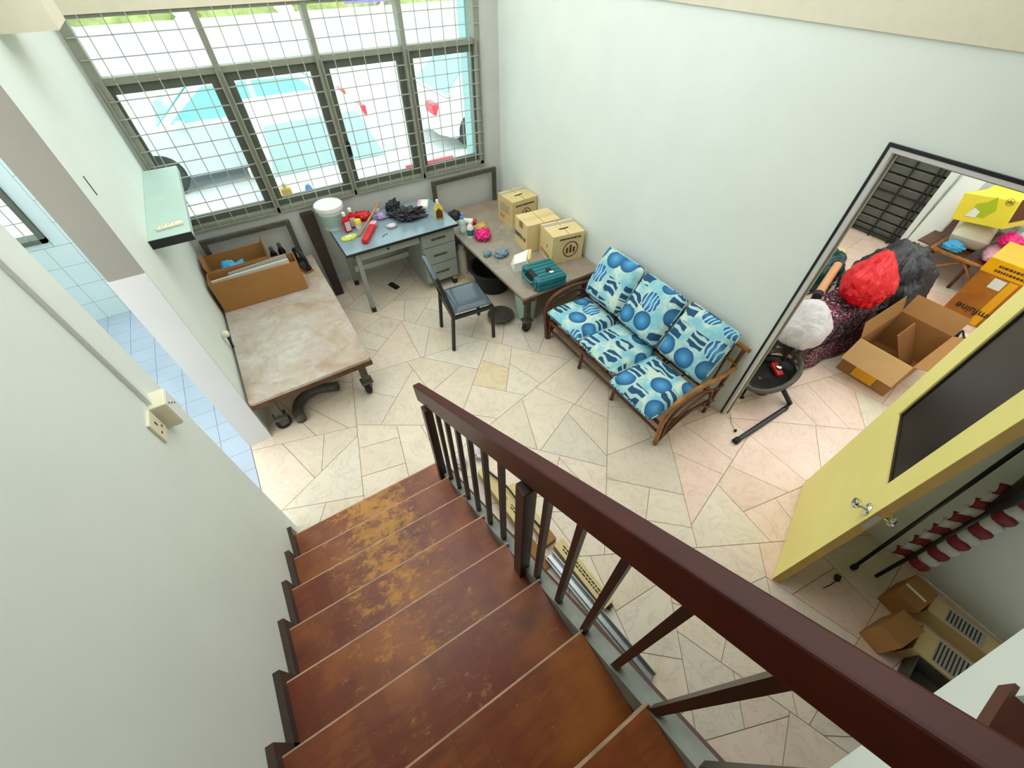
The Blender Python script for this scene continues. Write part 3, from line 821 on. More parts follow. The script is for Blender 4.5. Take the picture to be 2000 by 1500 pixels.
def open_carton(name, label, x0, x1, y0, y1, z0, z1, m='carton', mi='carton_in', rz=0, flaps=(), th=.006):
    cx, cy = (x0+x1)/2, (y0+y1)/2; hx, hy, h = (x1-x0)/2, (y1-y0)/2, z1-z0
    t = thing(name, label, 'box', (cx,cy,z0), rz)
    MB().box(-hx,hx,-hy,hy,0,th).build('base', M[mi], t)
    for n_, bx in (('side',(-hx,hx,-hy,-hy+th,th,h)),('side',(-hx,hx,hy-th,hy,th,h)),('side',(-hx,-hx+th,-hy+th,hy-th,th,h)),('side',(hx-th,hx,-hy+th,hy-th,th,h))):
        MB().box(*bx).build(n_, M[m], t)
    for side, ang, ln in flaps:  # ang from vertical, outward
        c, s = math.cos(ang)*ln, math.sin(ang)*ln
        e = th/2
        if side in '+x-x' and side[1] == 'x':
            k = 1 if side[0] == '+' else -1; X = k*(hx-e)
            MB().bar((X,0,h),(X+k*s,0,h+c),2*hy,th*.7,up=(1,0,0) if abs(math.cos(ang)) > .8 else (0,0,1)).build('flap', M[m], t)
        else:
            k = 1 if side[0] == '+' else -1; Y = k*(hy-e)
            MB().bar((0,Y,h),(0,Y+k*s,h+c),2*hx,th*.7,up=(0,1,0) if abs(math.cos(ang)) > .8 else (0,0,1)).build('flap', M[m], t)
    return t, hx, hy, h
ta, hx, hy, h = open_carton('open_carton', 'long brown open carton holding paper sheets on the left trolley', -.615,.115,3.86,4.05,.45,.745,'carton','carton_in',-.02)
b = MB().hexa([(-.34,-.03,.02),(.33,-.03,.02),(.33,-.02,.02),(-.34,-.02,.02)],[(-.34,-.06,.30),(.30,-.05,.31),(.30,-.04,.31),(-.34,-.05,.30)])
b.build('loose_sheet', M['paper'], None, loc=(-.25,3.955,.452)); tag(bpy.data.objects['loose_sheet'], 'tall white paper sheet standing in the long brown carton', 'paper')
b = MB().hexa([(-.2,.0,.02),(.30,.0,.02),(.30,.012,.02),(-.2,.012,.02)],[(-.2,.03,.285),(.30,.06,.30),(.30,.07,.30),(-.2,.042,.285)])
tag(b.build('folder', M['tape_grey'], None, loc=(-.25,3.955,.452)), 'grey folder standing behind the white sheet in the long carton', 'folder')
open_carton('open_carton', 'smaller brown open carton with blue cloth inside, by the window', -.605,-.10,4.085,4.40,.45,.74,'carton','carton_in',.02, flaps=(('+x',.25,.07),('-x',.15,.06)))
tag(crumple('blue_cloth', M['blue_cloth'], None, (.15,.10,.085), 3, .3, 2.2, 4, loc=(-.42,4.22,.458)), 'crumpled sky blue cloth inside the smaller open carton', 'cloth')
# raise the cloth so that it shows above the rim
bpy.data.objects['blue_cloth'].scale = (1,1,1.75)
# ================================================================== SMALL THINGS, LEFT SIDE
def bottle(name, label, loc, prof, m, capm=None, cap=None, n=16, group=None, lab=None, labm='label_grey', rot=None, sx=1, sy=1):
    t = thing(name, label, 'bottle', loc, 0, group)
    if rot: t.rotation_euler = rot
    MB().lathe(prof, n, sx=sx, sy=sy).build('body', M[m], t, smooth='auto')
    if cap: MB().lathe(cap, n).build('cap', M[capm], t, smooth='auto')
    if lab:
        r, z0, z1 = lab; MB().lathe([(r-.002,z0),(r,z0),(r,z1),(r-.002,z1)], n, sx=sx, sy=sy).build('label', M[labm], t, smooth='auto')
    return t
# dark bottles and a black tool behind the cartons
for x, y, lab in ((-.045,4.32,'black bottle with grey cap beside the smaller open carton'),(.035,4.36,'black bottle with grey cap beside the black power tool')):
    bottle('oil_bottle', lab, (x,y,.45), [(.03,0),(.034,.01),(.034,.17),(.02,.21),(.014,.22)], 'black_gloss', 'iron', [(.018,.22),(.018,.25),(.015,.255)])
t = thing('power_tool', 'black hand tool with loop handle on the left trolley', 'tool', (.16,4.22,.45), .35)
MB().box(-.045,.045,-.11,.10,0,.016).build('sole', M['carton'], t, bevel=.004)
MB().prism_x([(-.10,.016),(.09,.016),(.10,.06),(.06,.10),(-.02,.09),(-.10,.05)], -.035, .035).build('housing', M['black_gloss'], t, bevel=.008)
MB().tube(smoothpath([(0,.08,.08),(0,.06,.19),(0,-.02,.215),(0,-.10,.16),(0,-.115,.05)],5), .017, 10).build('handle', M['black'], t, smooth=True)
MB().tube(smoothpath([(0,.05,.185),(0,-.02,.222),(0,-.09,.17)],4), .010, 8).build('handle_insert', M['steel'], t, smooth=True)
# brake lever with ivory knob at the wall side
t = thing('lever', 'black lever with ivory ball knob at the trolley edge', 'lever', (-.632,3.3,.451))
MB().tube([(.0,.04,.0),(.014,.02,.09),(.018,.0,.15)], .010, 8).build('shaft', M['black'], t, smooth=True)
MB().lathe([(.008,-.02),(.022,-.018),(.028,-.004),(.027,.01),(.018,.024),(.006,.028)], 16).build('knob', M['ivory'], t, smooth=True, loc=(.018,0,.165))
# dark plank leaning under the window
t = thing('leaning_board', 'dark stained wooden board leaning beneath the window beside the desk', 'board', (.405,4.33,0))
MB().hexa([(-.045,-.06,0),(.045,-.06,0),(.045,-.02,0),(-.045,-.02,0)],[(-.075,.12,.88),(.055,.12,.88),(.055,.16,.88),(-.075,.16,.88)]).build('plank', M['dark_wood'], t, bevel=.006)
MB().bar((-.045,-.075,.13),(.045,-.075,.13),.012,.02).build('batten', M['dark_wood'], t)

# wall shelf and remote control
t = thing('wall_shelf', 'pale green floating shelf with black end on the left wall', 'shelf', (-.65,3.77,1.45))
MB().box(0,.235,-.62,.63,.0,.05).build('board', M['teal_pale'], t, bevel=.004)
MB().box(.0,.236,-.628,-.618,-.004,.048).build('end_cap', M['black'], t)
t = thing('remote_control', 'ivory remote control lying on the green wall shelf', 'remote', (-.52,3.28,1.50), .35)
MB().box(-.075,.075,-.022,.022,0,.018).build('case', M['ivory'], t, bevel=.006, rot=(0,0,-.2))
rb = MB().box(-.004,.004,-.004,.004,.0175,.020).build('button', M['tape_grey'], t, loc=(.03,-.01,0))
for k in range(1, 6): share(rb, (.03-.018*k, -.01+.003*k+.012*(k % 2), 0))
MB().box(-.0015,.0015,-.003,.006,-.045,.045).build('wall_slot', M['ink'], None, loc=(-.649,2.84,1.94)); tag(bpy.data.objects['wall_slot'], 'thin dark metal hook on the left wall beside the pillar', 'hook')

# cable trunking, junction box and socket on the stair wall
t = thing('cable_trunking', 'white cable trunking running down the stair wall', 'trunking', (-.66,1.59,1.56))
MB().box(-.001,.016,-.014,.014,.0,1.9).build('channel', M['white'], t, bevel=.002)
t = thing('junction_box', 'ivory junction box at the lower end of the trunking', 'junction box', (-.66,1.60,1.44))
MB().box(-.001,.055,-.05,.05,0,.125).build('body', M['ivory'], t, bevel=.004)
MB().box(.055,.058,-.045,.045,.005,.12).build('cover', M['white'], t, bevel=.001)
for y, z in ((-.02,.1),(.0,.08),(.02,.06)): MB().lathe([(.004,0),(.004,.002)], 8).build('screw', M['iron'], t, loc=(.058,y,z), rot=(0,math.pi/2,0))
t = thing('wall_socket', 'ivory wall socket plate below the junction box', 'socket', (-.66,1.49,1.47))
MB().box(-.001,.010,-.045,.045,0,.11).build('plate', M['ivory'], t, bevel=.003)
for y, z, w, hh in ((0,.07,.008,.018),(-.018,.035,.012,.006),(.018,.035,.012,.006)): MB().box(.009,.0115,y-w/2,y+w/2,z-hh/2,z+hh/2).build('pin_slot', M['ink_brown'], t)
MB().tube([(0,.0,0),(.004,.02,-.03),(.002,.03,-.05),(.006,.05,-.07)], .003, 6).build('bracket', M['ink'], None, loc=(-.657,1.70,1.42)); tag(bpy.data.objects['bracket'], 'small black bracket on the stair wall beside the junction box', 'bracket')
t = thing('kitchen_tap', 'small grey wall tap on the white kitchen tiles', 'tap', (-1.30,5.19,.92))
MB().tube([(0,0,0),(0,-.05,0),(0,-.07,-.03)], .014, 10).build('spout', M['steel'], t, smooth=True); MB().box(-.04,.04,-.05,-.03,.015,.03).build('lever', M['steel'], t, bevel=.004)

t = thing('hose', 'thick grey hose curving on the floor under the left trolley', 'hose', (-.30,2.9,0))
MB().tube(smoothpath([(-.09,-.24,.043),(-.09,-.09,.043),(-.02,.0,.043),(.10,.03,.043),(.279,-.03,.043)],5), .042, 12).build('hose', M['iron'], t, smooth=True)
# ================================================================== ON THE DESK
DZ = .73
t = thing('paint_bucket', 'white lidded plastic bucket on the corner of the desk', 'bucket', (.60,4.33,DZ))
MB().lathe([(.10,0),(.104,.004),(.122,.20),(.124,.205)], 32).build('tub', M['white'], t, smooth='auto')
MB().lathe([(.124,.195),(.136,.2),(.138,.235),(.128,.245),(.126,.236),(.118,.232),(0.001,.232)], 32).build('lid', M['white'], t, smooth='auto')
MB().lathe([(.1105,.04),(.1125,.04),(.1215,.16),(.1195,.16)], 32).build('label', M['green_label'], t, smooth='auto')
for x, y, a, lab in ((.688,4.16,.2,'red detergent bottle with white label in front of the bucket'),(.765,4.22,-.2,'red detergent bottle standing between the bucket and yellow jar')):
    t = thing('detergent_bottle', lab, 'bottle', (x,y,DZ), a)
    MB().box(-.036,.036,-.022,.022,0,.14).build('body', M['red'], t, bevel=.012); MB().lathe([(.022,.138),(.014,.165),(.014,.17)], 12).build('neck', M['red'], t, smooth='auto')
    MB().lathe([(.017,.165),(.017,.195),(.012,.2)], 12).build('cap', M['white'], t, smooth='auto'); MB().box(-.025,.025,-.0245,-.0215,.02,.11).build('label', M['label_grey'], t)
bottle('glue_jar', 'small jar with yellow lid beside the red bottles', (.80,4.17,DZ), [(.03,0),(.033,.01),(.033,.055)], 'white', 'yellow_plastic', [(.035,.05),(.035,.085),(.03,.092)], 20)
tag(crumple('red_plastic', M['red'], None, (.095,.06,.05), 5, .35, 2.4, 4, loc=(.90,4.33,DZ), rot=(0,0,-.5)), 'crumpled red plastic wrapper behind the yellow jar', 'wrapper')
tag(crumple('clear_wrapper', M['white_bag'], None, (.03,.028,.03), 15, .35, 2.4, 4, loc=(1.07,4.40,DZ)), 'small crumpled grey wrapper at the rear of the desk', 'wrapper')
t = thing('tape_roll', 'yellow green oval tape dispenser lying at the desk front', 'tape dispenser', (.645,4.025,DZ), .15)
pts = [(.085*math.cos(a)*(1+.1*math.cos(a)), .05*math.sin(a)) for a in [2*math.pi*k/20 for k in range(20)]]
MB().prism(pts, 0, .02).build('body', M['lime'], t, bevel=.006); MB().box(-.03,.04,-.012,.012,.019,.026).build('core', M['white'], t, bevel=.004); MB().box(.01,.035,-.06,-.03,.0,.024).build('cutter', M['lime'], t, bevel=.003)
t = thing('red_case', 'long red plastic case with pink end lying across the desk', 'case', (.85,3.99,DZ), math.radians(56))
MB().box(-.19,.19,-.03,.03,0,.05).build('case', M['red'], t, bevel=.010); MB().box(.12,.192,-.031,.031,.012,.052).build('end_cap', M['pink'], t, bevel=.006)
t = thing('wooden_stick', 'bare wooden stick propped over the red case', 'stick', (.83,4.05,DZ))
MB().tube([(-.09,-.05,.012),(.27,.28,.13)], [.011,.009], 8).build('stick', M['wood'], t, smooth=True)
tag(crumple('purple_cloth', M['lilac'], None, (.05,.05,.035), 8, .3, 2.5, 4, loc=(1.06,4.25,DZ)), 'crumpled lilac cloth beside the black plastic bag', 'cloth')
def bagshape(p): return Vector((p.x*(1+.25*math.sin(p.y*3)), p.y, p.z))
tag(crumple('plastic_bag', M['black_bag'], None, (.155,.10,.065), 2, .5, 2.8, 5, loc=(1.30,4.10,DZ), rot=(0,0,-.45), fn=bagshape), 'shiny black plastic bag crumpled in the middle of the desk', 'bag')
tag(crumple('plastic_bag', M['black_bag'], None, (.085,.045,.06), 9, .5, 2.8, 4, loc=(1.24,4.37,DZ), rot=(0,0,.3)), 'small black plastic bag at the rear edge of the desk', 'bag')
tag(crumple('grey_wrapper', M['white_bag'], None, (.055,.04,.02), 12, .4, 2.5, 3, loc=(1.09,4.02,DZ)), 'small silvery wrapper in front of the black plastic bag', 'wrapper')
t = thing('tissue_pack', 'white and pink tissue pack beside the oil bottle', 'tissue pack', (1.54,4.24,DZ), -.5)
MB().box(-.055,.055,-.085,.085,0,.06).build('pack', M['paper'], t, bevel=.012); MB().box(-.0555,-.02,-.07,.07,-.0,.0615).build('print', M['pink'], t, bevel=.003)
t = thing('engine_oil_bottle', 'yellow oil bottle with dark label at the desk corner', 'bottle', (1.585,3.93,DZ), -.25)
MB().box(-.045,.045,-.022,.022,0,.12).build('body', M['oil_yellow'], t, bevel=.012); MB().hexa([(-.043,-.02,.11),(.043,-.02,.11),(.043,.02,.11),(-.043,.02,.11)],[(-.018,-.015,.17),(.01,-.015,.17),(.01,.015,.17),(-.018,.015,.17)]).build('shoulder', M['oil_yellow'], t, bevel=.006)
MB().lathe([(.015,.165),(.015,.195),(.011,.2)], 12, c=(-.004,0,0)).build('cap', M['ivory'], t, smooth='auto')
MB().prism_y([(-.034,.015),(.034,.015),(.034,.085),(.0,.12),(-.034,.085)], -.0245, -.0215).build('label', M['ink_brown'], t)
for k, (x, y) in enumerate(((.965,3.90),(.99,3.905),(.945,3.885))):
    tag(MB().lathe([(.004,0),(.006,.004),(.003,.012)], 8).build('screw', M['ink'], None, loc=(x,y,DZ)), 'tiny black screw lying near the red case', 'screw', 'loose screws on the desk')

# ================================================================== ON THE RIGHT TROLLEY
CZ = .50
t = bottle('pump_bottle', 'pale blue bottle with blue pump top at the trolley edge', (1.835,3.92,CZ), [(.036,0),(.04,.01),(.04,.12),(.03,.15),(.014,.165)], 'teal_pale', 'blue', [(.017,.163),(.017,.185),(.008,.19),(.008,.215)], lab=(.0405,.03,.10), labm='white')
MB().bar((0,0,.215),(.04,-.01,.213),.016,.012).build('nozzle', M['blue'], t)
bottle('white_bottle', 'white bottle with green label beside the pump bottle', (1.87,3.80,CZ), [(.034,0),(.036,.01),(.036,.11),(.02,.145),(.014,.15)], 'white', 'white', [(.016,.15),(.016,.18),(.012,.185)], lab=(.0368,.025,.09), labm='teal')
t = thing('spray_tin', 'white and red roll lying behind the two bottles', 'roll', (2.0,4.06,CZ), -.7)
MB().lathe([(.03,-.07),(.032,-.068),(.032,.068),(.03,.07)], 16).build('roll', M['paper'], t, smooth='auto', loc=(0,0,.032), rot=(0,math.pi/2,0)); MB().lathe([(.0325,.04),(.0325,.072)], 16).build('band', M['red'], t, smooth='auto', loc=(0,0,.032), rot=(0,math.pi/2,0))
tag(crumple('tan_pouch', M['tan_cloth'], None, (.085,.075,.05), 4, .25, 2.2, 4, loc=(2.03,3.85,CZ)), 'tan cloth pouch behind the magenta bag', 'pouch')
tag(crumple('magenta_bag', M['magenta'], None, (.085,.085,.062), 6, .35, 2.4, 4, loc=(1.965,3.695,CZ)), 'knotted magenta plastic bag on the right trolley', 'bag')
tag(crumple('plastic_bag', M['black_bag'], None, (.085,.06,.05), 16, .4, 2.6, 4, loc=(1.90,4.27,CZ)), 'dark plastic bag behind the pump bottle on the trolley', 'bag')
tag(crumple('grey_cloth', M['grey_cloth'], None, (.075,.06,.04), 7, .4, 2.2, 4, loc=(1.955,3.285,CZ)), 'balled grey blue cloth on the right trolley', 'cloth')
tag(crumple('grey_rag', M['grey_cloth'], None, (.05,.035,.028), 17, .4, 2.2, 4, loc=(1.835,3.37,CZ), rot=(0,0,.5)), 'flat grey rag tail beside the balled cloth', 'cloth')
t = thing('folded_paper', 'folded white paper leaning on the teal tool case', 'paper', (2.02,3.0,CZ), -.3)
MB().hexa([(-.10,-.07,0),(.07,-.07,0),(.07,.07,0),(-.10,.07,0)],[(-.10,-.07,.09),(.02,-.06,.10),(.09,.09,.13),(-.06,.07,.10)]).build('sheet', M['paper'], t); MB().hexa([(.07,-.05,.0),(.11,-.05,0),(.13,.08,0),(.07,.08,0)],[(.05,-.04,.10),(.07,-.04,.10),(.12,.08,.135),(.09,.09,.13)]).build('shade_flap', M['carton_pale'], t)
# teal tool case
t = thing('tool_case', 'teal plastic power tool case with carry handle on the trolley', 'case', (2.075,2.70,CZ), -.10)
hx, hy, h = .155, .165, .115
MB().box(-hx,hx,-hy,hy,0,h*.48).build('base_shell', M['teal'], t, bevel=.012); MB().box(-hx,hx,-hy,hy,h*.5,h).build('lid_shell', M['teal'], t, bevel=.012)
rbm = MB().box(-hx+.05,hx-.01,-.012,.012,h-.002,h+.006).mesh('lid_rib'); rbm.materials.append(M['teal'])
for k in range(6): link('lid_rib', rbm, t, loc=(0,-.13+.052*k,0), bevel=.003)
MB().box(-hx-.002,-hx+.05,-.07,.07,h*.2,h+.003).build('handle_recess', M['black'], t, bevel=.003)
MB().tube(smoothpath([(-hx+.02,-.085,h*.6),(-hx-.03,-.07,h*.6),(-hx-.03,.07,h*.6),(-hx+.02,.085,h*.6)],4), .013, 10).build('handle', M['teal'], t, smooth=True)
for y in (-.12,.12):
    MB().box(-hx-.012,-hx+.004,y-.02,y+.02,.02,h-.01).build('latch', M['teal'], t, bevel=.003); MB().box(-hx-.016,-hx-.010,y-.012,y+.004,.01,.035).build('latch_tab', M['red'], t)
MB().prism([(-.0,-.05),(.05,-.055),(.065,-.02),(.03,.0),(.0,-.015)], h+.006, h+.009).build('torn_label', M['ink'], t); MB().prism([(.02,-.085),(.055,-.085),(.06,-.06),(.02,-.055)], h+.006, h+.0085).build('torn_label', M['paper'], t)

# under the trolley and desk
def basin(name, label, loc, r, h, m, rz=0):
    t = thing(name, label, 'basin', loc, rz)
    MB().lathe([(r*.68,0),(r*.72,.004),(r*.95,h-.01),(r*1.04,h-.008),(r*1.04,h),(r*.95,h+.002),(r*.92,h-.008),(r*.70,.012),(.001,.012)], 40).build('bowl', M[m], t, smooth='auto')
    MB().tube([(r*1.04*math.cos(a), r*1.04*math.sin(a), h-.004) for a in [2*math.pi*k/40 for k in range(40)]], .010, 6, True).build('rim', M[m], t, smooth=True)
basin('basin', 'large black round basin under the right trolley', (1.96,3.50,0), .25, .26, 'rubber')
basin('basin', 'shallow grey ring tray on the floor behind the chair', (1.73,2.95,0), .125, .06, 'iron')
t = thing('canister', 'white plastic canister under the trolley beside the desk', 'canister', (1.80,3.93,.0))
MB().lathe([(.05,0),(.055,.01),(.055,.28),(.03,.32),(.03,.33)], 20).build('body', M['ivory'], t, smooth='auto'); MB().lathe([(.034,.33),(.034,.36),(.028,.365)], 16).build('cap', M['white'], t, smooth='auto')
t = thing('waste_bin', 'pale teal plastic bin behind the trolley wheel', 'bin', (1.97,2.83,0))
MB().lathe([(.09,0),(.093,.005),(.12,.31),(.128,.315),(.128,.325),(.118,.325),(.09,.015),(.001,.015)], 28).build('tub', M['teal_pale'], t, smooth='auto')
t = thing('foot_pedal', 'black flat pad on the floor under the desk', 'pad', (.98,4.10,0), .3)
MB().box(-.03,.03,-.07,.07,0,.02).build('pad', M['rubber'], t, bevel=.004)

# ================================================================== STORE ROOM
# open carton with hanging flaps
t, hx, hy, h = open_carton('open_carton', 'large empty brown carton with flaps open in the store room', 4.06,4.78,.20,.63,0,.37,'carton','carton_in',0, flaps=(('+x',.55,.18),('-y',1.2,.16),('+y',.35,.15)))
MB().hexa([(-hx-.004,-hy,.37),(-hx,-hy,.37),(-hx,hy,.37),(-hx-.004,hy,.37)],[(-hx-.12,-hy,.195),(-hx-.115,-hy,.195),(-hx-.115,hy,.195),(-hx-.12,hy,.195)]).build('flap', M['carton_flap'], t)
MB().box(-hx-.003,-hx-.0005,-.09,.09,.02,.2).build('packing_tape', M['tape_yellow'], t); MB().box(-hx-.003,-hx-.0005,-.16,-.11,.13,.16).build('address_label', M['paper'], t)
MB().hexa([(.05,-.15,.008),(.3,-.15,.008),(.3,-.14,.008),(.05,-.14,.008)],[(.02,.06,.33),(.3,.06,.36),(.3,.07,.36),(.02,.07,.33)]).build('loose_panel', M['carton_in'], t)
# big orange carton seen end-on, sealed with yellow tape
t = thing('taped_carton', 'tall orange brown carton sealed with yellow tape in the store room', 'box', (6.12,.18,0), .05)
hx, hy, h = .25, .34, .66
MB().box(-hx,hx,-hy,hy,0,h).build('body', M['carton_orange'], t, bevel=.004)
MB().box(-hx-.004,hx+.004,-hy-.004,hy+.004,h-.14,h+.004).build('yellow_tape', M['tape_yellow'], t, bevel=.004); MB().box(-hx-.003,-hx,.02,.09,.01,h-.15).build('yellow_tape', M['tape_yellow'], t)
MB().box(-hx-.006,-hx-.003,.10,.20,.40,.50).build('address_label', M['paper'], t)
text('umfuine', .10, M['ink'], t, frame((-hx-.0055,.12,.14),(0,1,0),(0,0,-1)), bold=.001)
dashes(t, (-hx-.0055,.0,.585), (0,1,0), (0,0,-1), .5, .09, 2, 'ink_brown', 9); dashes(t, (0,-.1,h+.0055), (0,1,0), (-1,0,0), .3, .10, 2, 'ink_brown', 21)
# coiled black cable on newspaper
tag(MB().box(-.13,.13,-.17,.17,0,.003).build('newspaper', M['paper'], None, loc=(5.54,.20,.0), rot=(0,0,.2)), 'newspaper sheet on the store room floor under black cable', 'newspaper')
pts = [(5.70+.09*math.cos(k*.55)+.004*k*math.cos(k), .36-.008*k+.07*math.sin(k*.55), .010+.004*math.sin(k*1.7)) for k in range(48)]
t = thing('power_cable', 'coiled black power cable lying before the orange carton', 'cable', (5.54,.25,.007))
MB().tube([(p[0]-5.7,p[1]-.25,p[2]) for p in pts]+[(-.03,-.20,.01),(.10,-.24,.008)], .008, 6).build('cord', M['black'], t, smooth=True)
MB().box(-.03,.03,-.02,.02,0,.03).build('plug', M['black'], t, bevel=.005, loc=(.06,.27,0)); MB().box(-.05,.05,-.035,.035,0,.04).build('adapter', M['black'], t, bevel=.006, loc=(-.03,-.0,.012))
# bin bags and bundles
def gather(k):
    def fn(p):
        if p.z > .25:
            s = 1-.75*min(1, (p.z-.25)/.8)*k
            return Vector((p.x*s, p.y*s, p.z*1.25))
        return p
    return fn
tag(crumple('bin_bag', M['black_bag'], None, (.42,.35,.47), 21, .10, 1.6, 6, fine=.16, ff=4.5, loc=(5.12,.95,0), rot=(0,0,-.3)), 'huge stuffed black bin bag behind the red bag', 'bag')
tag(crumple('bin_bag', M['green_bag'], None, (.34,.22,.24), 22, .14, 1.8, 5, fine=.12, loc=(5.20,1.58,0)), 'dark green bin bag beside the louvred back door', 'bag')
tag(crumple('white_box', M['carton_pale'], None, (.1,.08,.08), 23, .05, 2, 3, loc=(5.95,1.72,0)), 'small pale bundle beside the dark green bag', 'bundle')
# clothes rack or basket draped with a printed blanket, carrying the red bag
t = thing('laundry_basket', 'black wire basket draped with a printed blanket in the store room', 'basket', (4.17,.98,0), -.12)
b = MB()
def drape(u, v):
    a = (u-.5)*1.15; w = (v-.5)*2
    z = .50-.5*max(0, abs(w)-.55)/.45*1.0
    return (a*.74+.02*math.sin(9*v), w*.26*(1+.04*math.sin(12*u)), max(.02, z)+.012*math.sin(22*u+5*v))
b.grid(drape, 26, 22); o = b.build('blanket', M['blanket'], t, smooth=True, fix=False); sm = o.modifiers.new('thick','SOLIDIFY'); sm.thickness = .012
for x in (-.4,-.2,0,.2,.4):
    for y in (-.22,.22): MB().tube([(x,y,0),(x,y*.95,.48)], .008, 6).build('wire', M['black'], t)
for z in (.02,.25,.47): MB().tube([(-.4,-.22,z),(.4,-.22,z),(.4,.22,z),(-.4,.22,z)], .008, 6, True).build('wire_ring', M['black'], t)
tag(crumple('red_bag', M['red_bag'], None, (.26,.20,.24), 31, .08, 1.5, 6, fine=.16, ff=3.5, loc=(4.30,.90,.525), rot=(0,.15,.3), fn=gather(.8)), 'bright red plastic bag tied at the top on the blanket', 'bag')
t = thing('cardboard_tube', 'brown cardboard tube leaning between the red and white bags', 'tube', (3.98,1.12,.56))
MB().tube([(0,-.02,.02),(.42,.10,.12)], .035, 18).build('tube', M['tube_card'], t, smooth='auto'); MB().tube([(-.03,-.03,.012),(.02,-.014,.025)], .038, 18).build('end_band', M['ink'], t, smooth='auto')
tag(crumple('white_bag', M['white_bag'], None, (.24,.20,.20), 33, .06, 1.4, 5, fine=.06, ff=4.0, loc=(3.50,.93,.42), rot=(0,0,.2), fn=gather(.5)), 'stuffed white plastic bag beside the doorway jamb', 'bag')
t = thing('stool', 'low wooden stool carrying the white bag in the store room', 'stool', (3.50,.97,0))
MB().box(-.17,.17,-.13,.13,.39,.42).build('seat', M['dark_wood'], t)
for x in (-.14,.14):
    for y in (-.10,.10): MB().box(x-.015,x+.015,y-.015,y+.015,0,.39).build('leg', M['dark_wood'], t)
# exercise wheel / fan with grey rim on a black folding stand
t = thing('floor_fan', 'black floor fan with grey rim ring lying by the doorway', 'fan', (3.13,.83,0))
rg_ = [(.25*math.cos(a)*1.15, .17*math.sin(a), .30+.10*math.cos(a)*.4) for a in [2*math.pi*k/36 for k in range(36)]]
MB().tube(rg_, .022, 10, True).build('rim_ring', M['iron'], t, smooth=True)
MB().lathe([(.001,.14),(.12,.15),(.20,.22),(.235,.29),(.215,.285),(.18,.235),(.001,.2)], 28, sx=1.1, sy=.72).build('bowl', M['black'], t, smooth='auto')
MB().lathe([(.001,.06),(.08,.06),(.08,.15),(.001,.15)], 18).build('motor', M['black'], t, smooth='auto')
MB().hexa([(.06,-.05,.21),(.12,-.07,.21),(.17,.05,.24),(.11,.07,.24)],[(.06,-.05,.25),(.12,-.07,.25),(.17,.05,.28),(.11,.07,.28)]).build('red_pad', M['red'], t, bevel=.012)
MB().lathe([(.03,0),(.025,.02),(.01,.03)], 14).build('hub', M['chrome'], t, smooth='auto', loc=(.12,.0,.26)); MB().lathe([(.02,0),(.018,.012),(.008,.02)], 12).build('switch', M['iron'], t, smooth='auto', loc=(-.06,.03,.20))
MB().tube([(.10,-.08,.16),(.13,-.24,.02),(.03,-.25,.018)], .022, 8).build('bent_leg', M['black'], t, smooth='auto')
MB().tube([(.06,-.25,.018),(-.36,-.245,.018),(-.60,-.24,.018)], [.020,.022,.019], 8).build('foot_bar', M['black'], t, smooth='auto')
MB().tube([(-.615,-.24,.018),(-.57,-.24,.018)], .026, 10).build('end_cap', M['rubber'], t, smooth='auto')
MB().tube([(-.02,.08,.14),(-.14,.06,.02),(-.17,.03,.018)], .022, 8).build('bent_leg', M['black'], t, smooth='auto')
t = thing('door_stop', 'tiny black plug on a thread beside the black foot bar', 'plug', (2.62,.66,0))
MB().lathe([(.006,0),(.012,.006),(.010,.02),(.004,.028)], 10).build('plug', M['black'], t, smooth='auto'); MB().tube([(0,0,.01),(.05,.08,.003),(.12,.14,.003)], .0015, 5).build('thread', M['ink'], t)
# rattan day bed with bundles
t = thing('rattan_bench', 'low rattan bench loaded with bundles at the store room back', 'bench', (6.98,.66,0))
for y in (-.62,.0,.36):
    for x in (-.55,.45): MB().tube([(x,y,0),(x,y,.33)], .02, 8).build('leg', M['rattan'], t, smooth=True)
for x in (-.58,.48): MB().tube([(x,-.66,.33),(x,.40,.33)], .022, 8).build('side_rail', M['rattan_pale'], t, smooth=True)
for y in (-.64,.38): MB().tube([(-.6,y,.33),(.5,y,.33)], .022, 8).build('end_rail', M['rattan_pale'], t, smooth=True)
MB().tube([(-.57,.40,.04),(-.57,.05,.31)], .014, 8).build('brace', M['rattan_pale'], t, smooth=True); MB().tube([(-.57,-.25,.04),(-.57,.05,.31)], .014, 8).build('brace', M['rattan_pale'], t, smooth=True)
for k in range(7): MB().box(-.56,.46,-.6+.17*k,-.47+.17*k,.335,.348).build('slat', M['rattan'], t)
BZ = .35
tag(cushion(.5,.34,.27).build('pillow', M['ivory'], None, smooth=True, loc=(6.80,.89,BZ+.135), rot=(0,0,.2)), 'cream pillow on the rattan bench below the yellow carton', 'pillow')
tag(crumple('blue_bundle', M['blue_cloth'], None, (.075,.10,.06), 41, .25, 2, 4, loc=(6.47,.90,BZ)), 'blue and white bundle at the front of the rattan bench', 'bundle')
tag(crumple('pink_bag', M['pink_film'], None, (.17,.115,.10), 42, .12, 2.2, 4, loc=(6.62,.56,BZ)), 'pale pink plastic bag at the front of the rattan bench', 'bag')
tag(crumple('magenta_bundle', M['magenta'], None, (.13,.10,.06), 43, .3, 2.2, 4, loc=(6.62,.56,BZ+.185)), 'magenta bundle on top of the pale pink bag', 'bundle')
tag(crumple('yellow_bundle', M['tape_yellow'], None, (.065,.04,.07), 44, .3, 2.2, 3, loc=(6.62,.355,BZ)), 'small yellow bundle between the pink bags', 'bundle')
tag(crumple('grey_bundle', M['white_bag'], None, (.11,.10,.14), 45, .25, 2.2, 4, loc=(6.97,.50,BZ)), 'greyish white bundle behind the pink bag on the bench', 'bundle')
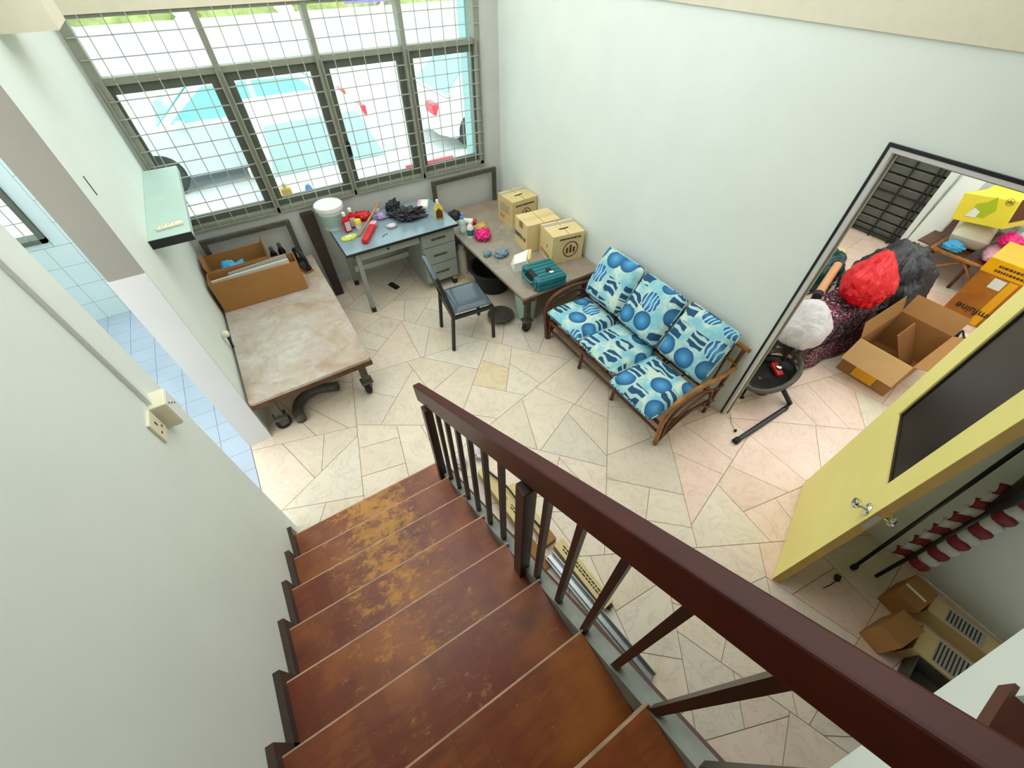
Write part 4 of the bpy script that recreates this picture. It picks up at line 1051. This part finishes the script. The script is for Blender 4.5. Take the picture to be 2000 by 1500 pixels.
t = thing('printed_bag', 'pink printed shopping bag standing behind the taped carton', 'bag', (6.72,.10,BZ), .1)
MB().hexa([(-.14,-.18,0),(.14,-.18,0),(.14,.18,0),(-.14,.18,0)],[(-.10,-.19,.46),(.12,-.19,.46),(.12,.17,.46),(-.10,.17,.46)]).build('body', M['pink'], t, bevel=.02)
MB().hexa([(-.140,-.15,.20),(-.136,-.15,.20),(-.136,.15,.26),(-.140,.15,.26)],[(-.134,-.15,.25),(-.128,-.15,.25),(-.128,.15,.32),(-.134,.15,.32)]).build('print_band', M['magenta'], t)
# yellow carton with a green printed picture
t = thing('yellow_carton', 'yellow carton with green printed picture above the pillow', 'box', (6.62,.84,.67), math.radians(-105))
t.rotation_euler = (0,-.22,math.radians(-105))
hx, hy, h = .235, .17, .27
MB().box(-hx,hx,-hy,hy,0,h).build('body', M['carton_yellow'], t, bevel=.005)
MB().prism_y([(-.11,.07),(.03,.07),(.10,.16),(.06,.28),(.0,.22),(-.08,.19)], -hy-.004, -hy).build('printed_picture', M['ink_green'], t); MB().prism_y([(-.13,.06),(-.03,.06),(-.02,.12),(-.08,.15)], -hy-.006, -hy-.002).build('printed_picture', M['paper'], t)
emblem(t, (.17,-hy-.003,.25), (1,0,0), (0,0,1), .035); MB().box(hx,hx+.003,-.14,.14,.06,.28).build('printed_panel', M['ink_brown'], t)
MB().hexa([(-hx,hy-.005,h),(hx,hy-.005,h),(hx,hy,h),(-hx,hy,h)],[(-hx+.03,hy+.10,h+.05),(hx-.02,hy+.10,h+.05),(hx-.02,hy+.105,h+.05),(-hx+.03,hy+.105,h+.05)]).build('flap', M['carton_yellow'], t)
t = thing('storage_tub', 'teal storage tub behind the cream pillow on the rattan bench', 'tub', (7.24,.90,BZ))
MB().box(-.16,.16,-.13,.13,0,.25).build('tub', M['green_label'], t, bevel=.02)
# foam-wrapped panel leaning on the wall
t = thing('foam_panel', 'white foam wrapped panel leaning against the store room wall', 'panel', (6.78,1.26,0))
MB().hexa([(-.03,-.12,.0),(.03,-.12,.0),(.03,.12,.0),(-.03,.12,.0)],[(.22,-.11,.95),(.28,-.11,.95),(.28,.12,.95),(.22,.12,.95)]).build('panel', M['white'], t, bevel=.02)
MB().hexa([(-.04,-.125,0),(.035,-.125,0),(.035,.125,0),(-.04,.125,0)],[(-.01,-.125,.1),(.06,-.125,.1),(.06,.125,.1),(-.01,.125,.1)]).build('brown_foot', M['carton'], t)
tag(crumple('cloth_bundle', M['white_cloth'], None, (.10,.08,.2), 51, .2, 2, 4, loc=(7.3,.60,BZ)), 'white cloth bundle at the back of the rattan bench', 'bundle')
tag(crumple('grey_sack', M['tape_grey'], None, (.10,.11,.42), 52, .2, 2, 4, loc=(7.3,.30,.35)), 'tall grey sack at the back of the rattan bench', 'sack')

# ================================================================== BEHIND THE DOOR
t = thing('flag_umbrella', 'black pole with red and white striped flag leaning on the wall', 'flag', (2.44,-.57,0))
MB().tube([(0,0,0),(.20,.02,1.25)], .011, 8).build('pole', M['black'], t, smooth=True)
def stripes(a, b, n, wx, mred, name):
    for k in range(n):
        z0, z1 = a+(b-a)*k/n, a+(b-a)*(k+1)/n
        def fn(u, v):
            z = z0+(z1-z0)*v; s = (u-.5)*.16
            return (.16*z+.012+.02*math.sin(u*7+z*3)*0+.012*math.cos(u*9), s+.016*z-.02*math.sin(v*2.2+u), z+.06*(.5-abs(u-.5)))
        o = MB().grid(fn, 8, 3).build(name, M['maroon'] if k % 2 == 0 else M['white_cloth'], t, smooth=True, fix=False)
        q = o.modifiers.new('thick','SOLIDIFY'); q.thickness = .004
stripes(.22, .95, 11, .1, 0, 'flag_stripe')
MB().tube([(.13,.02,.80),(.17,.02,1.05),(.21,.02,1.5)], [.02,.055,.05], 10).build('black_cover', M['black'], t, smooth=True)
t = thing('black_pole', 'thin black pole leaning on the wall behind the flag', 'pole', (2.36,-.46,0))
MB().tube([(0,0,0),(.29,.06,1.2)], .011, 8).build('shaft', M['black'], t, smooth=True); MB().lathe([(.016,0),(.018,.03),(.012,.05)], 10).build('tip', M['rubber'], t)
t = thing('floor_plug', 'small black plug with short wire on the floor by the door', 'plug', (2.21,-.44,0), .3)
MB().box(-.02,.02,-.015,.015,0,.025).build('plug', M['black'], t, bevel=.004); MB().tube([(-.02,0,.01),(-.07,.02,.004),(-.12,.05,.004)], .003, 6).build('wire', M['black'], t)
def longbox(label, x, y, l, w, h, rz=0):
    t = thing('long_carton', label, 'box', (x,y,0), rz)
    MB().box(-w/2,w/2,-l,0,0,h).build('body', M['carton_pale2'], t, bevel=.003); MB().box(-w/2,w/2,-.0,.004,.0,h).build('end_panel', M['carton'], t)
    MB().box(-w/2+.01,w/2-.01,-.26,-.08,h,h+.001).build('print_panel', M['tape_grey'], t)
    lm = MB().box(-w/2+.02,w/2-.02,-.003,.003,0,.0012).mesh('print_line'); lm.materials.append(M['ink'])
    for k in range(9): link('print_line', lm, t, loc=(0,-.09-.018*k,h+.001))
    return t
t = thing('carton', 'small brown carton with white strip in the shade behind the door', 'box', (2.40,-.715,0), -.1)
MB().box(-.10,.10,-.065,.065,0,.18).build('body', M['carton'], t, bevel=.003); MB().box(-.02,-.005,-.05,.06,.18,.182).build('white_strip', M['paper'], t)
longbox('narrow long carton behind the small brown carton in the shade', 2.46, -.80, .75, .12, .12, .12)
t = thing('carton', 'small tan carton beside the ribbed long carton behind the door', 'box', (2.11,-.755,0), -.15)
MB().box(-.10,.10,-.06,.06,0,.2).build('body', M['carton'], t, bevel=.003)
longbox('wide long carton with printed lines beside the open grey tray', 2.19, -.84, .70, .17, .14, .12)
t = thing('grey_tray', 'long grey metal tray beside the printed long carton', 'tray', (2.02,-.90,0), .12)
for bx in ((-.09,.09,-.7,0,0,.006),(-.09,-.084,-.7,0,.006,.12),(.084,.09,-.7,0,.006,.12),(-.084,.084,-.006,0,.006,.12)): MB().box(*bx).build('sheet', M['iron'], t)

# ================================================================== BESIDE THE STAIRS
t = thing('aluminium_channel', 'long aluminium channel lying along the foot of the stairs', 'channel', (.715,.66,0))
t.rotation_euler = (0,0,math.atan2(.085,.79))
for bx in ((-.035,.035,-.85,0,0,.004),(-.035,-.031,-.85,0,.004,.05),(.031,.035,-.85,0,.004,.05),(-.012,.012,-.85,0,.004,.03)): MB().box(*bx).build('flange', M['steel'], t)
t = thing('long_carton', 'cream long carton with printed lettering beside the aluminium channel', 'box', (.805,.69,0), .07)
MB().box(-.035,.045,-.47,0,0,.07).build('body', M['carton_pale'], t, bevel=.003); dashes(t, (.005,-.24,.0712), (0,1,0), (-1,0,0), .40, .035, 2, 'ink', 12)
MB().box(.0,.03,-.49,-.465,0,.05).build('black_clip', M['black'], t, bevel=.004)
t = thing('long_carton', 'cream long carton with punched hole behind the balusters', 'box', (.655,1.43,0), .05)
MB().box(-.05,.04,-.50,0,0,.09).build('body', M['carton_pale'], t, bevel=.003); MB().tube([(.012*math.cos(a)-.0,-.3+.012*math.sin(a),.0905) for a in [2*math.pi*k/14 for k in range(14)]], .002, 5, True).build('hole_ring', M['ink'], t)
dashes(t, (0,-.42,.0912), (0,1,0), (-1,0,0), .12, .03, 2, 'ink', 14)
t = thing('long_carton', 'cream long carton with brown end lying outermost by the stairs', 'box', (.755,1.22,0), .04)
MB().box(-.04,.04,-.50,0,0,.06).build('body', M['carton_pale'], t, bevel=.003); MB().box(-.041,.041,-.503,-.42,0,.0615).build('end_band', M['carton'], t)
t = thing('flat_carton', 'flattened brown carton under the long cartons beside the stairs', 'box', (.63,.82,0), .05)
MB().box(-.06,.06,-.22,.09,0,.02).build('sheet', M['carton'], t, bevel=.003); MB().lathe([(.008,0),(.008,.003)], 12).build('sticker', M['paper'], t, loc=(0,.02,.02))
t = thing('black_strap', 'black strap lying across the long cartons beside the stairs', 'strap', (.70,1.15,.0))
MB().tube(smoothpath([(-.03,.22,.11),(.02,.05,.105),(.03,-.12,.10),(.06,-.32,.085)],5), .008, 6).build('strap', M['black'], t, smooth=True)
for k, (x, y) in enumerate(((.55,1.60),(.70,1.60))):
    tag(crumple('clear_pack', M['white_bag'], None, (.042,.065,.04), 60+k, .35, 2.5, 4, loc=(x,y,0)), ['crumpled clear plastic pack nearest the bottom stair', 'crumpled clear plastic pack at the end of the punched carton'][k], 'pack')

# ================================================================== OUTSIDE
def outside():
    GZ = -.25
    b = MB().box(-30,45,YW+.14,60,-.4,GZ); g = b.build('porch_ground', M['conc']); g['kind'] = 'structure'
    for x0, x1, nm, lab in ((2.44,2.60,'porch_column','pale blue porch column outside the right end of the window'),(-.80,-.62,'porch_column','pale blue porch column outside the left end of the window')):
        t = thing(nm, lab, 'column', ((x0+x1)/2,4.80,GZ)); w = (x1-x0)/2
        MB().box(-w,w,-.08,.08,0,3.3).build('shaft', M['porch'], t, bevel=.004); MB().box(-w-.02,w+.02,-.1,.1,0,.1).build('plinth', M['porch'], t)
    t = thing('porch_ledge', 'white ledge running outside below the main window', 'ledge', (.9,4.755,GZ))
    MB().box(-1.4,1.5,-.085,.08,0,1.02).build('block', M['conc'], t); MB().box(-1.42,1.52,-.09,.10,1.02,1.05).build('coping', M['conc'], t)
    t = thing('yellow_jug', 'yellow jug standing on the ledge outside the window', 'jug', (.315,4.76,GZ+1.05))
    MB().box(-.05,.05,-.04,.04,0,.24).build('body', M['orange'], t, bevel=.02); MB().lathe([(.02,.23),(.02,.28)], 12).build('cap', M['white'], t)
    t = thing('blue_funnel', 'blue plastic funnel standing on the ledge outside the window', 'funnel', (.53,4.76,GZ+1.05))
    MB().lathe([(.085,0),(.08,.03),(.03,.20),(.018,.22)], 20).build('cone', M['blue'], t, smooth='auto'); MB().box(-.015,.015,-.07,-.05,.05,.14).build('tag', M['lime'], t)
    t = thing('shoe_rack', 'grey wire rack with pink top bar outside the window', 'rack', (2.25,5.65,GZ))
    MB().box(-.35,.35,-.02,.02,.86,.90).build('top_bar', M['tail'], t); MB().box(-.35,.35,-.02,.02,.1,.13).build('lower_bar', M['steel'], t)
    wm = MB().box(-.006,.006,-.006,.006,0,.88).mesh('wire'); wm.materials.append(M['steel'])
    for k in range(9): link('wire', wm, t, loc=(-.32+.08*k,0,0))
    def car(label, loc, rz, paint, gl, sx=1):
        t = thing('car', label, 'car', loc, rz); t.scale = (sx,1,1)
        body = [(-2.1,.35),(-2.12,.62),(-2.02,.86),(-1.5,.93),(1.05,.95),(1.85,.80),(2.1,.60),(2.12,.35),(1.75,.22),(-1.75,.22)]
        MB().prism_y(body, -.84, .84).build('body', M[paint], t, bevel=.06, seg=3)
        c0 = [(-1.85,.90),(-1.2,1.40),(-.9,1.45),(.15,1.45),(.45,1.40),(1.15,.92)]
        b = MB(); n = len(c0); vs = []
        for s in (-1, 1):
            for x, z in c0: vs.append((x, s*(.80-.16*(z-.9)/.55), z))
        fs = [tuple(range(n)), tuple(range(n,2*n))[::-1]]+[(i,n+i,n+(i+1)%n,(i+1)%n) for i in range(n)]
        b.add(vs, fs); b.build('cabin', M[paint], t, bevel=.03)
        yy = lambda z: .80-.16*(z-.9)/.55+.006
        for s in (-1, 1):
            for q in ([(-1.5,.97),(-1.12,1.34),(-.42,1.37),(-.42,.97)], [(-.34,.97),(-.34,1.37),(.30,1.36),(.92,.98)]):
                m_ = MB(); m_.add([(x, s*yy(z), z) for x, z in q]+[(x, s*(yy(z)-.02), z) for x, z in q], [(0,1,2,3),(7,6,5,4),(0,4,5,1),(1,5,6,2),(2,6,7,3),(3,7,4,0)])
                m_.build('side_window', M[gl], t)
        for (xa, za), (xb, zb), nm in (((.50,1.375),(1.10,.955),'windscreen'),((-1.24,1.375),(-1.80,.94),'rear_window')):
            d = .012 if xa > 0 else -.012
            m_ = MB(); ya_, yb_ = yy(za)-.08, yy(zb)-.08
            m_.hexa([(xa,-ya_,za),(xa,ya_,za),(xb,yb_,zb),(xb,-yb_,zb)], [(xa+d,-ya_,za+.012),(xa+d,ya_,za+.012),(xb+d,yb_,zb+.012),(xb+d,-yb_,zb+.012)]); m_.build(nm, M[gl], t)
        for x in (-1.35,1.35):
            for s in (-1, 1): MB().lathe([(.1,-.1),(.29,-.1),(.32,-.06),(.32,.06),(.29,.1),(.1,.1)], 24).build('wheel', M['rubber'], t, smooth='auto', loc=(x,s*.76,.32), rot=(math.pi/2,0,0))
        for s in (-1, 1):
            MB().box(-2.13,-1.92,s*.62-.20,s*.62+.20,.66,.84).build('tail_light', M['tail'], t, bevel=.03); MB().box(1.80,2.06,s*.62-.17,s*.62+.17,.58,.74).build('head_light', M['white'], t, bevel=.03)
            MB().box(.72,.86,s*.88-.08,s*.88+.08,.92,1.02).build('mirror', M[paint], t, bevel=.02)
        MB().box(-2.14,-2.11,-.25,.25,.45,.57).build('number_plate', M['white'], t)
    car('white car parked nose towards the window in the porch', (1.05,6.86,GZ), -math.pi/2, 'carpaint', 'car_glass2', .75)
    car('white car with teal windows parked crosswise behind the nose-in car', (.3,9.65,GZ), math.pi, 'carpaint2', 'car_glass')
    car('white car with red tail lamps parked at the right of the porch', (5.6,9.0,GZ), 0, 'carpaint', 'car_glass')
    b = MB().box(-30,45,21.8,22.1,GZ,.55); w_ = b.build('boundary_wall', M['conc']); tag(w_, 'low white boundary wall along the far side of the road', 'wall')
    for k, x in enumerate((-5.5,-1.5,2.5,6.5,10.5,14.5)):
        tag(crumple('hedge_bush', M['leaf'], None, (1.7,1.2,1.1+.3*(k % 3)), 70+k, .3, 3, 4, loc=(x,25.2,GZ), fn=None), 'pale green bush behind the far boundary wall', 'bush', 'bushes behind the boundary wall')
    t = thing('purple_sign', 'purple signboard above the far boundary wall', 'sign', (7.4,22.3,GZ)); MB().box(-1.2,1.2,-.05,.05,.9,1.5).build('board', M['purple'], t); MB().box(-.05,.05,-.04,.04,0,.9).build('post', M['steel'], t)
outside()
